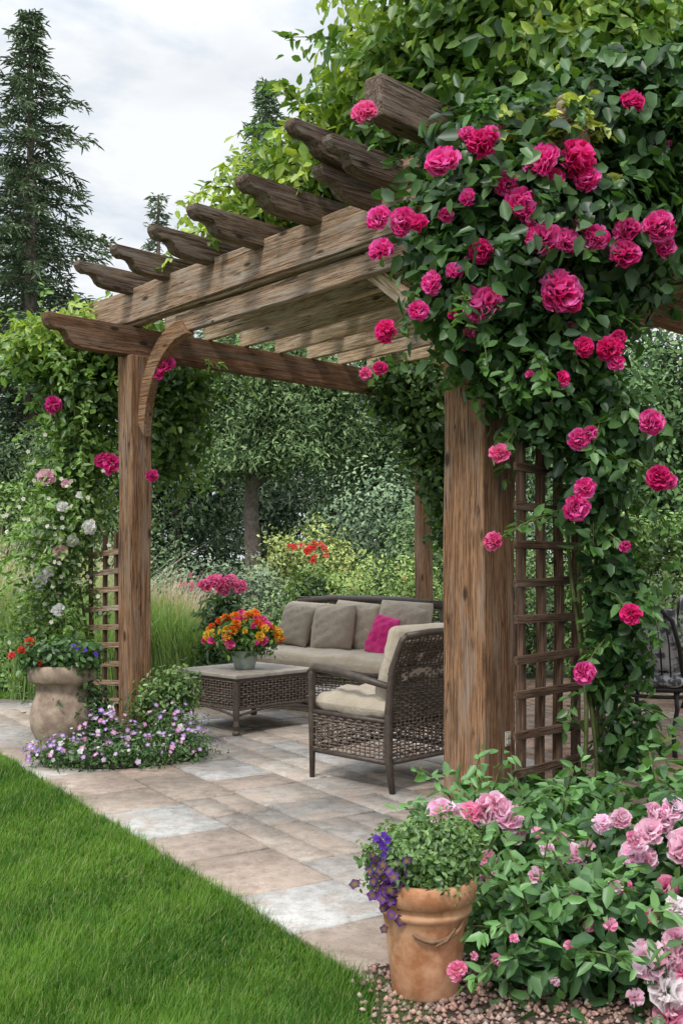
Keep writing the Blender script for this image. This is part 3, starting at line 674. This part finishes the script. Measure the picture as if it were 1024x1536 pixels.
STK=[(1.3,2.1,1.45,1.98),(1.3,1.85,1.49,1.72),(.9,2.0,.74,1.83),(1.15,1.6,.71,1.42),(1.27,1.2,1.35,1.08),(1.30,.95,1.13,.81),(.45,2.6,.21,2.4),(.3,2.3,.11,2.21),(1.2,1.5,1.325,1.4),(.2,3.35,.11,3.43)]
for j,(x0,z0,x1,z1) in enumerate(STK):
    p0=np.array([x0,5.25,z0]);p1=np.array([x1,5.02,z1]); spray(p0,p1-p0,np.linalg.norm(p1-p0)*.85,(.10,.24,.045),.06,.05)
leaves('leaf_sprays',np.array(SP),np.array(SN),rng.uniform(.05,.085,len(SP)),np.array(SCc),LEAF,cr,.55,T=np.array(ST))
for k in range(5):
    pts=[(1.18+.06*k+.05*math.sin(z*3+k),5.36+.02*k,z) for z in np.linspace(0,2.6,14)]
    stem.tube(pts,[.013-.0005*i for i in range(14)],6)
stem.obj('stems',STEM,cr,smooth=True)
fl=Flowers()
BL=[(.11,3.43,38),(.48,3.18,58),(.59,3.33,32),(.65,3.28,42),(.77,3.10,40),(.84,3.0,52),(.94,3.20,58),(1.09,3.2,62),(1.15,3.11,40),(.59,3.03,26),(.175,2.93,36),(.29,2.92,40),(.36,2.90,30),(.19,2.78,38),
(.49,2.95,24),(.65,2.78,34),(.94,2.83,54),(1.04,2.83,48),(1.19,2.84,40),(1.13,2.91,30),(1.34,2.88,40),(1.48,2.89,46),(1.33,2.77,44),(1.025,2.59,62),(.665,2.52,64),(.43,2.63,40),(.525,2.68,28),(.36,2.5,34),
(.21,2.4,34),(1.13,2.33,34),(1.26,2.33,40),(1.29,2.26,28),(1.03,2.18,24),(1.36,3.48,38),(.11,2.21,20),(.18,2.23,20),(1.45,1.98,38),(1.49,1.72,36),(1.54,1.70,24),(.74,1.83,30),(1.11,1.90,34),(1.16,1.93,24),(1.14,1.67,32),(1.10,1.58,40),
(.71,1.42,28),(1.325,1.4,18),(1.35,1.08,32),(1.13,.81,36),(.60,2.4,22),(.52,2.48,16),(.88,2.2,14),(1.52,2.80,30),(.70,3.33,26),(1.30,2.38,22),(1.0,3.12,34),(.9,2.92,30),(.60,2.57,30),(1.08,2.53,30)]
for x,z,s_ in BL:
    y=4.98; pk_=(x in (.74,.71,.11)); u_=rng.uniform()
    c1,c2=((.82,.015,.27),(1,.24,.60)) if u_<.7 else ((.70,.008,.17),(.94,.09,.38))
    if pk_: c1,c2=(.92,.08,.32),(1,.34,.56)
    k=y/5.0
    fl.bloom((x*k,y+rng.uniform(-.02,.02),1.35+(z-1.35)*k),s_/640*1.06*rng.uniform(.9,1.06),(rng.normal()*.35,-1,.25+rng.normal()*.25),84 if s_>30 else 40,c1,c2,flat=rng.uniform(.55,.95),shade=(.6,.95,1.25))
for i in range(36):
    b=front[rng.integers(0,len(front))]; d=unit(rng.normal(size=3)+np.array([0,-1.2,0])); p=np.array(b[:3])+d*np.array(b[3:])
    fl.bloom(p,rng.uniform(.012,.03),d,16,(.8,.02,.26),(.95,.25,.5))
fl.obj('blossoms',cr)
m=MB()
for (x0,z0,x1,z1) in STK:
    m.tube([(x0,5.25,z0),((x0+x1)/2,5.1,(z0+z1)/2+.03),(x1,5.0,z1)],.003,5)
m.obj('flower_stalks',STEM,cr)
hv=empty('climbing_vine',(.7,9.5,0))
foliage('leaves',[(.62,9.4,2.9,.35,.3,.3),(.75,9.3,2.5,.26,.2,.4),(.85,9.3,2.05,.18,.15,.35),(.98,9.4,1.65,.12,.12,.3),(.45,9.5,2.75,.2,.2,.15)],560,10,.06,.078,(.03,.085,.018),(.16,.31,.05),hv,.6,inner=.3)
# ---------------------------------------------------------------- climbing rose (left)
cl=empty('climbing_rose',(-1.9,8.3,0))
lb=[(-1.95,8.3,2.65,.33,.3,.42),(-1.33,8.4,2.35,.25,.28,.48),(-2.3,8.2,2.85,.2,.25,.2),(-2.0,8.1,2.05,.22,.25,.42),(-1.65,8.4,3.0,.4,.35,.16),(-1.2,8.4,2.7,.2,.2,.25)]
foliage('leaves',lb,780,11,.078,.075,(.035,.10,.018),(.22,.39,.055),cl,.55,inner=.3,lump=.28)
foliage('leaves_young',[(-1.9,8.2,3.1,.42,.3,.14),(-2.35,8.1,2.95,.2,.2,.15)],260,9,.06,.07,YD,YL,cl,.5,inner=.1)
foliage('leaves_low',[(-2.1,7.9,1.3,.28,.22,.5),(-2.25,7.95,.8,.25,.22,.4),(-1.95,7.95,1.6,.2,.2,.3)],380,10,.07,.052,(.07,.15,.035),(.30,.46,.12),cl,.5,inner=.2,lump=.28)
SP=[];SN=[];ST=[];SCc=[];stem=MB()
for i in range(90):
    b=lb[rng.integers(0,len(lb))] if i<55 else (-2.1,7.9,1.3,.28,.22,.5); d=unit(rng.normal(size=3)+np.array([-.4,-.5,0])); p=np.array(b[:3])+d*np.array(b[3:])*.8
    spray(p,d+np.array([0,0,.2]),rng.uniform(.2,.45),(.22,.40,.07),.06,1.1)
leaves('leaf_sprays',np.array(SP),np.array(SN),rng.uniform(.04,.075,len(SP)),np.array(SCc),LEAF,cl,.5,T=np.array(ST))
for k in range(3): stem.tube([(-1.95-.1*k+.06*math.sin(z*3+k),8.0,z) for z in np.linspace(0,2.6,12)],[.014-.0007*i for i in range(12)],6)
stem.obj('stems',STEM,cl)
fl=Flowers()
for (x,z,r,kd) in [(-2.09,2.45,.064,0),(-1.66,2.02,.075,0),(-1.73,2.05,.058,0),(-1.23,2.69,.07,0),(-1.33,1.92,.042,0),(-1.28,2.63,.04,0),(-2.14,1.92,.064,1),(-2.02,1.71,.043,2),(-1.83,1.57,.053,2),(-2.18,1.18,.058,2),(-2.05,.96,.048,2),(-2.04,1.38,.053,1),(-2.12,1.24,.043,2),(-1.95,1.47,.043,2),(-2.0,1.88,.032,1),(-2.21,1.52,.037,2),(-1.9,1.79,.032,2)]:
    c=[((.72,.01,.22),(.95,.15,.48)),((.95,.5,.64),(1,.78,.86)),((.93,.9,.88),(1,.98,.97))][kd]
    fl.bloom((x,7.75 if (x<-1.6) else 7.5,z),r*1.1,(0,-1,.3),26,*c,shade=(.6,.92,1.15) if kd==0 else (.9,1,1.1))
for i in range(110):
    p=np.array([-2.12,7.75,1.4])+rng.normal(size=3)*np.array([.2,.1,.35]); fl.simple(p,.018,(0,-1,.3),5,(.88,.86,.84),(.8,.7,.3))
fl.obj('blossoms',cl)

# ---------------------------------------------------------------- pink rose bush (front right)
rb=empty('rose_bush',(.95,3.6,0))
rbl=[(.72,3.75,.24,.31,.3,.25),(1.15,3.75,.26,.38,.36,.28),(.85,3.35,.16,.38,.28,.2),(1.25,3.25,.14,.4,.3,.2),(.5,3.95,.28,.18,.2,.15),(1.55,3.9,.3,.3,.4,.28),(.62,3.3,.14,.2,.2,.16)]
foliage('leaves',rbl,980,10,.052,.072,(.03,.10,.028),(.15,.33,.09),rb,.5,inner=.3,lump=.24,zmin=.03)
SP=[];SN=[];ST=[];SCc=[];stem=MB()
for i in range(120):
    b=rbl[rng.integers(0,len(rbl))]; d=unit(rng.normal(size=3)+np.array([-.1,-.3,.8])); p=np.array(b[:3])+d*np.array(b[3:])*.75
    if p[2]<.05: continue
    spray(p,d+np.array([0,0,.5]),rng.uniform(.1,.28),(.15,.34,.09),.05,.8)
leaves('leaf_sprays',np.array(SP),np.array(SN),rng.uniform(.04,.065,len(SP)),np.array(SCc),LEAF,rb,.45,T=np.array(ST))
for i in range(26):
    x=rng.uniform(.45,1.5); y=3.6+rng.normal()*.12; stem.tube([(x,y,0.02),(x+rng.normal()*.05,y,.2),(x+rng.normal()*.1,y-.05,.45)],[.006,.005,.003],5)
stem.obj('stems',STEM,rb)
fl=Flowers(); PK=((1,.50,.67),(1,.84,.91)); PD=((.98,.26,.48),(1,.58,.74)); PWh=((1,.84,.87),(1,.98,.98))
RB=[(.35,3.7,.46,40,0),(.41,3.7,.44,42,0),(.49,3.62,.49,46,0),(.556,3.6,.468,44,0),(.52,3.6,.52,30,0),(.58,3.6,.42,34,0),(.44,3.6,.49,30,1),(.48,3.5,.36,24,1),(.42,3.5,.35,16,1),(.455,3.4,.343,28,0),(.75,3.5,.37,40,0),(.68,3.5,.38,24,0),(.80,3.5,.39,26,0),
(.93,3.4,.40,40,0),(.97,3.4,.39,32,0),(1.0,3.45,.52,32,0),(1.07,3.45,.53,34,0),(1.04,3.45,.49,30,0),(1.08,3.35,.44,52,0),(1.10,3.35,.40,42,0),(.90,3.45,.50,30,0),(.998,3.2,.22,42,2),(1.04,3.2,.25,50,1),(1.0,3.3,.32,36,1),(.88,3.35,.31,28,1),(.93,3.35,.44,26,0),
(.866,3.05,.19,62,0),(.92,3.02,.12,68,2),(.936,3.05,.21,44,0),(.975,3.05,.17,40,1),(.92,3.0,.05,44,1),(.336,3.1,.146,28,1),(.446,3.1,.18,18,1),(.39,3.15,.17,12,1),(.96,3.05,.25,42,0),(.78,3.1,.28,20,1),(.74,3.2,.24,16,1),(.66,3.1,.22,14,1),(.99,3.0,.1,40,0),(.86,3.3,.26,18,1),(.72,3.5,.43,18,1),(.64,3.5,.44,18,1),(.55,3.35,.28,18,1),
(.85,3.5,.47,30,0),(.98,3.4,.47,38,0),(.78,3.45,.31,20,1),(.60,3.3,.36,26,0),(.9,3.1,.3,24,1),(.83,3.02,.1,26,0),(.97,3.1,.33,32,2),(1.02,3.1,.3,44,0),(.70,3.25,.33,18,0),(.82,3.2,.36,22,0),(.62,3.1,.12,16,0),(.5,3.1,.24,14,1),(.9,3.3,.48,20,1),(.66,3.45,.41,22,0)]
for x,y,z,s_,kd in RB:
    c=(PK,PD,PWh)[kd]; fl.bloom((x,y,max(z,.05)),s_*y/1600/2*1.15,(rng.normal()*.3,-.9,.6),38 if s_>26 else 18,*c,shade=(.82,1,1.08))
fl.obj('blossoms',rb)

# ---------------------------------------------------------------- background vegetation
def fir(name,loc,H,R,nb,sparse=1,dark=(.06,.11,.055),light=(.20,.29,.14),z0=.12,ls=.42,droop=.25):
    e=empty(name,loc); m=MB(); m.tube([(loc[0],loc[1],z) for z in np.linspace(0,H,8)],[.26*H/15*(1-i/8.3) for i in range(8)],8)
    P=[];T=[];Nn=[];C=[]
    for i in range(nb):
        q=z0+(1-z0)*((i+rng.uniform())/nb)**.95; z=q*H; an=i*2.4+rng.uniform(-.5,.5)
        Lr=R*(1-q)**.75*rng.uniform(.4,1.25)*(1.0 if q>z0+.08 else .8)+.12; Lr*=1+.25*math.sin(z*2.1)
        d=np.array([math.cos(an),math.sin(an),0]); rise=rng.uniform(-.1,.25)+.35*q
        ns=max(5,int(Lr/.10)); pts=[]; cc=rng.uniform(0,1)
        for k in range(ns+1):
            s=k/ns; p=np.array([loc[0],loc[1],z])+d*Lr*s+np.array([0,0,Lr*(rise*s-droop*s*s*1.6)]); pts.append(tuple(p))
            if s<.12: continue
            for j in range(int(8*sparse)+1):
                side=rng.choice([-1,1]); perp=np.array([-d[1],d[0],0])*side
                P.append(p+rng.normal(size=3)*.07+perp*rng.uniform(0,.34)*Lr*.24*(1-s*.6)); T.append(d*.6+perp*rng.uniform(.1,1)+np.array([0,0,-.45+rng.normal()*.25])); Nn.append(np.array([0,0,1])+rng.normal(size=3)*.5)
                t=np.clip(cc*.5+s*.35+rng.normal()*.2,0,1); C.append(lerp(dark,light,t))
        m.tube(pts,[.03*(1-.8*k/ns)*H/15 for k in range(ns+1)],4)
    m.obj('trunk_and_branches',BARK,e)
    leaves('needles',np.array(P),np.array(Nn),rng.uniform(.6,1.2,len(P))*ls,np.array(C),NEEDLE,e,.22,T=np.array(T))
fir('fir_tree',(-8.15,28,0),15.6,3.9,180,1.0,ls=.24,dark=(.075,.13,.065),light=(.24,.33,.165))
fir('fir_tree',(-9.8,33,0),13.5,3.4,120,.7,ls=.32)
fir('fir_tree',(-2.6,37,0),17.8,4.0,170,.8,dark=(.14,.22,.12),light=(.36,.48,.28),ls=.34)
fir('fir_tree',(-7.2,42,0),15.6,2.0,90,.5,ls=.32,dark=(.15,.21,.13),light=(.30,.38,.23))
fir('fir_tree',(-5.0,44,0),13.0,2.6,100,.6,ls=.36,dark=(.15,.21,.13),light=(.30,.38,.23))
def tree(name,loc,blobs,tr,th,ncl,per,crad,L,dark,light,asp=.4,mat=NEEDLE,**kw):
    e=empty(name,loc); m=MB(); x,y,_=loc
    m.tube([(x,y,0),(x+.02,y,th*.35),(x-.03,y,th*.7),(x,y,th)],[tr*1.25,tr,tr*.85,tr*.6],10)
    for b in blobs:
        m.tube([(x,y,th*.8),((x+b[0])/2,(y+b[1])/2,(th+b[2])/2),(b[0],b[1],b[2]),(b[0]+b[3]*.4,b[1],b[2]+b[5]*.6)],[tr*.5,tr*.35,tr*.2,tr*.06],6)
    m.obj('trunk_and_limbs',BARK,e); foliage('crown',blobs,ncl,per,crad,L,dark,light,e,asp,mat,**kw)
tree('tree',(-1.58,19,0),[(-1.9,19,3.8,1.0,.9,.75),(-.6,19,3.8,.9,.9,.8),(-2.7,19.2,3.45,.6,.7,.55),(.1,19.2,3.45,.6,.7,.55),(-1.4,19,4.7,1.3,1,.8),(-.9,18.6,3.15,.7,.6,.35),(-2.1,18.6,3.05,.7,.6,.3),(-.2,18.7,4.5,.6,.6,.5),(-2.6,18.8,4.3,.6,.6,.5)],.155,3.2,2000,17,.12,.10,(.065,.14,.04),(.30,.45,.14),.34,inner=.4,lump=.3)
dk=(.04,.075,.04); lt=(.15,.22,.105)
dtb=[]
for i in range(30):
    x=-17+i*1.25+rng.normal()*.4; y=30+rng.uniform(-3,5); h=rng.uniform(5.0,8.5)
    if -8.5<x<-3: h*=.85
    dtb+= [(x,y,h*.35,1.4,1.3,h*.36),(x+rng.normal()*.5,y,h*.68,1.0,1.1,h*.3)]
foliage('distant_trees',dtb,3900,17,.28,.20,dk,lt,None,.45,NEEDLE,inner=.5,lump=.25)
for i,(x,y,s_,d2,l2) in enumerate([(-8.6,24,1.1,(.05,.10,.04),(.19,.29,.11)),(-5.6,23,.9,(.06,.12,.04),(.25,.37,.13)),(-4.0,26,1.2,(.03,.065,.03),(.13,.2,.085)),(.6,25,1.1,(.035,.075,.032),(.14,.23,.09)),(3.4,25,1.3,(.05,.10,.045),(.18,.28,.11)),(6.5,24,1.3,(.05,.10,.045),(.19,.3,.11))]):
    tree('tree',(x,y,0),[(x,y,2.0*s_,1.2*s_,1,1.2*s_),(x-.5,y,3.3*s_,.9*s_,.9,1.1*s_),(x+.6,y,2.9*s_,1.0*s_,.9,1.1*s_),(x+.1,y,4.3*s_,.6*s_,.7,.8*s_)],.12,2.6*s_,800,17,.15,.13,d2,l2,.4,inner=.45,lump=.28)
tree('tree',(1.6,19.5,0),[(1.6,19.5,3.8,1.2,1,1.2),(1.2,19.5,2.6,1,.8,.8),(2.4,19.5,3.2,1.1,.9,1.1),(.9,19.8,4.7,.9,.8,.8)],.12,2.6,1100,16,.14,.12,(.035,.08,.03),(.15,.26,.08),.4,inner=.45,lump=.28)
tree('tree',(4.3,13,0),[(3.6,13,2.7,1.1,.9,1.1),(4.6,13,3.2,1.2,.9,1.4),(3.1,13,1.9,.8,.7,.8),(4.4,12.6,1.7,1,.7,.8)],.1,2.4,1500,14,.11,.09,(.04,.10,.03),(.19,.35,.09),.5,NEEDLE,inner=.45,lump=.28)
SH=[('shrub',[(.25,12.4,.62,.85,.6,.68),(.9,12.6,.6,.6,.5,.6),(-.2,12.2,.4,.5,.4,.45)],1200,.055,.055,(.08,.19,.03),(.44,.60,.10)),
('shrub',[(-1.9,14.3,.6,.8,.7,.65),(-1.1,14,.65,.7,.6,.5),(-2.7,14.2,.6,.7,.6,.5)],1000,.09,.065,(.09,.15,.08),(.32,.42,.22)),
('shrub',[(-.85,12.6,.4,.55,.4,.5),(-1.4,12.3,.35,.5,.4,.45)],600,.055,.05,(.07,.14,.045),(.30,.42,.14)),
('shrub',[(-.55,15.5,1.15,.65,.5,.6),(-.1,15.5,1.0,.5,.5,.5)],600,.08,.065,(.16,.22,.035),(.52,.60,.12)),
('shrub',[(.9,17,1.5,1.4,1,1.4),(2.1,16.6,1.3,1.2,.9,1.3)],1200,.12,.085,(.08,.15,.08),(.30,.43,.2)),
('shrub',[(-3.3,16.5,.95,1.0,.8,.8),(-4.1,17,1.1,.8,.8,.9)],700,.10,.08,(.055,.11,.045),(.21,.32,.11)),
('shrub',[(-3.4,12.9,.6,.9,.6,.55),(-4.6,13.2,.7,.9,.6,.6)],600,.08,.065,(.08,.15,.06),(.30,.42,.18)),
('shrub',[(1.5,11.6,.6,.6,.5,.6),(2.2,12.1,.7,.6,.5,.7)],700,.055,.055,(.05,.13,.03),(.25,.40,.09)),
('shrub',[(1.35,14.8,1.2,.8,.6,.9)],500,.09,.07,(.06,.14,.035),(.26,.40,.12)),
('shrub',[(-.95,11.2,.2,.7,.35,.3),(-.2,11.4,.2,.7,.35,.3),(-1.5,11.1,.18,.5,.3,.25)],600,.045,.042,(.07,.14,.035),(.28,.42,.11))]
for nm,b,nc,cr_,L_,dkk,ltt in SH:
    e=empty(nm,tuple(b[0][:2])+(0,)); foliage('leaves',b,nc,13,cr_,L_,dkk,ltt,e,.5,NEEDLE,inner=.45,lump=.3)
    m=MB()
    for bb in b:
        for k in range(5): m.tube([(bb[0],bb[1],0),(bb[0]+rng.normal()*bb[3]*.4,bb[1],bb[2]+bb[5]*.5)],[.02,.006],5)
    m.obj('branches',BARK,e)
foliage('hedge',[(-5.6,15,1.15,1.4,.6,1.15)],1300,12,.045,.07,(.07,.15,.03),(.32,.47,.1),None,.6,NEEDLE,box=True)
foliage('hedge',[(-3.35,10.7,.26,.6,.3,.27)],700,12,.03,.045,(.06,.16,.025),(.26,.45,.08),None,.6,NEEDLE,box=True)
foliage('hedge',[(4.1,11.4,.9,1.6,.5,.88)],2000,13,.05,.055,(.05,.12,.02),(.25,.42,.07),None,.6,NEEDLE,box=True)
foliage('hedge',[(.6,11.75,.3,.9,.25,.33)],300,12,.05,.05,(.04,.11,.02),(.20,.36,.06),None,.6,NEEDLE)
og=empty('ornamental_grass',(-2.7,10.2,0)); 
def ograss(name,x0,x1,y0,y1,n,h,parent,c1,c2):
    X=rng.uniform(x0,x1,n);Y=rng.uniform(y0,y1,n); t=rng.uniform(0,1,(n,1)); blades(name,np.stack([X,Y,0*X],1),rng.uniform(.6,1.15,n)*h*(1+.15*np.sin(X*6)),.009,np.array([c1])*(1-t)+np.array([c2])*t,.32,parent=parent,segs=2)
ograss('blades',-4.6,-2.15,11.2,12.6,9000,1.1,og,(.15,.24,.10),(.50,.60,.32))
ograss('dry_blades',-4.8,-2.4,11.4,12.6,2200,1.45,og,(.5,.47,.32),(.7,.64,.5))
ograss('near_blades',-3.1,-2.1,9.95,10.9,3600,.9,og,(.11,.21,.06),(.38,.52,.2))
og2=empty('ornamental_grass',(-1.6,10.7,0))
ograss('blades',-2.1,-1.15,10.4,11.4,7000,.8,og2,(.11,.21,.06),(.38,.52,.2)); ograss('dry_blades',-2.1,-1.2,10.8,11.5,1000,1.0,og2,(.5,.36,.3),(.68,.52,.44))
rf=empty('red_flower_plant',(-.35,12.2,0)); foliage('leaves',[(-.35,12.2,.8,.25,.2,.5)],160,9,.06,.08,(.05,.12,.03),(.2,.32,.07),rf,.5)
fl=Flowers()
for i in range(16): fl.bloom((-.33+rng.normal()*.12,11.75,1.40+rng.normal()*.06),.04,(0,-1,.5),14,(.95,.06,.06),(1,.28,.2))
for i in range(26): fl.bloom((-2.0+rng.normal()*.35,10.8,.75+rng.normal()*.15),.018,(0,-1,.5),10,(.85,.3,.45),(1,.6,.7))
for i in range(14): fl.bloom((.2+rng.normal()*.4,11.75,1.05+rng.normal()*.12),.02,(0,-1,.5),10,(.9,.6,.2),(.95,.8,.5))
for i in range(12): fl.bloom((-1.5+rng.normal()*.15,12.0,1.0+rng.normal()*.06),.03,(0,-1,.5),12,(.9,.06,.25),(1,.3,.45))
fl.obj('flowers',rf)

# ---------------------------------------------------------------- world, sun, camera
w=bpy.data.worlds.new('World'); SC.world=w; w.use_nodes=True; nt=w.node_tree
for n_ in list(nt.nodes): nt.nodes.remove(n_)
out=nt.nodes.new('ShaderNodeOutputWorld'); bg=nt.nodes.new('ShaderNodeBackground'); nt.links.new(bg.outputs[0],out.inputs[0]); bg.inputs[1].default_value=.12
sky=nt.nodes.new('ShaderNodeTexSky'); sky.sky_type='NISHITA'; sky.sun_disc=False
el=math.radians(52); azs=math.radians(205)
sky.sun_elevation=el; sky.sun_rotation=azs
v=coords(nt,'Generated',(1,1,2.6))
n1=noise(nt,v,2.0,5,.58,.35); n2=noise(nt,v,4.4,6,.58,.3)
cloud=ramp(nt,n2.outputs[0],[(.36,(4.9,5.7,6.8)),(.48,(6.8,7.25,7.8)),(.58,(8.3,8.5,8.7))])
cov=ramp(nt,n1.outputs[0],[(.34,(.7,)*3),(.52,(.97,)*3)])
skyc=mix(nt,sky.outputs[0],cloud.outputs[0],cov.outputs[0])
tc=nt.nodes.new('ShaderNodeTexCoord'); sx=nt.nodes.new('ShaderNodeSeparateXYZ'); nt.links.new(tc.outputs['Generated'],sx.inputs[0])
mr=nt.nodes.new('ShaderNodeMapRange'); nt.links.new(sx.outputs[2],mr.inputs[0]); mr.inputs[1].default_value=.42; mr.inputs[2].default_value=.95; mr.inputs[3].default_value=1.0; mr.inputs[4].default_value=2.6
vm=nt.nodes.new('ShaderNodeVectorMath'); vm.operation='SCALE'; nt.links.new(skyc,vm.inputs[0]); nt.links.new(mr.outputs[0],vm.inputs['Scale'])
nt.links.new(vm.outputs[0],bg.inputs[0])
sun=bpy.data.lights.new('sun','SUN'); sun.energy=2.3; sun.angle=math.radians(12); sun.color=(1,.96,.9)
so_=bpy.data.objects.new('sun',sun); COL.objects.link(so_)
dirv=Vector((math.sin(azs)*math.cos(el),math.cos(azs)*math.cos(el),math.sin(el)))
so_.rotation_euler=dirv.to_track_quat('Z','Y').to_euler(); so_.location=(0,0,20)
cam=bpy.data.cameras.new('camera'); co=bpy.data.objects.new('camera',cam); COL.objects.link(co)
co.location=(0,0,1.35); co.rotation_euler=(math.radians(90),0,0); cam.lens=37.5; cam.sensor_width=36; cam.shift_y=67/1536; cam.clip_end=1000
SC.camera=co
SC.view_settings.view_transform='Standard'; SC.view_settings.look='None'; SC.view_settings.exposure=0
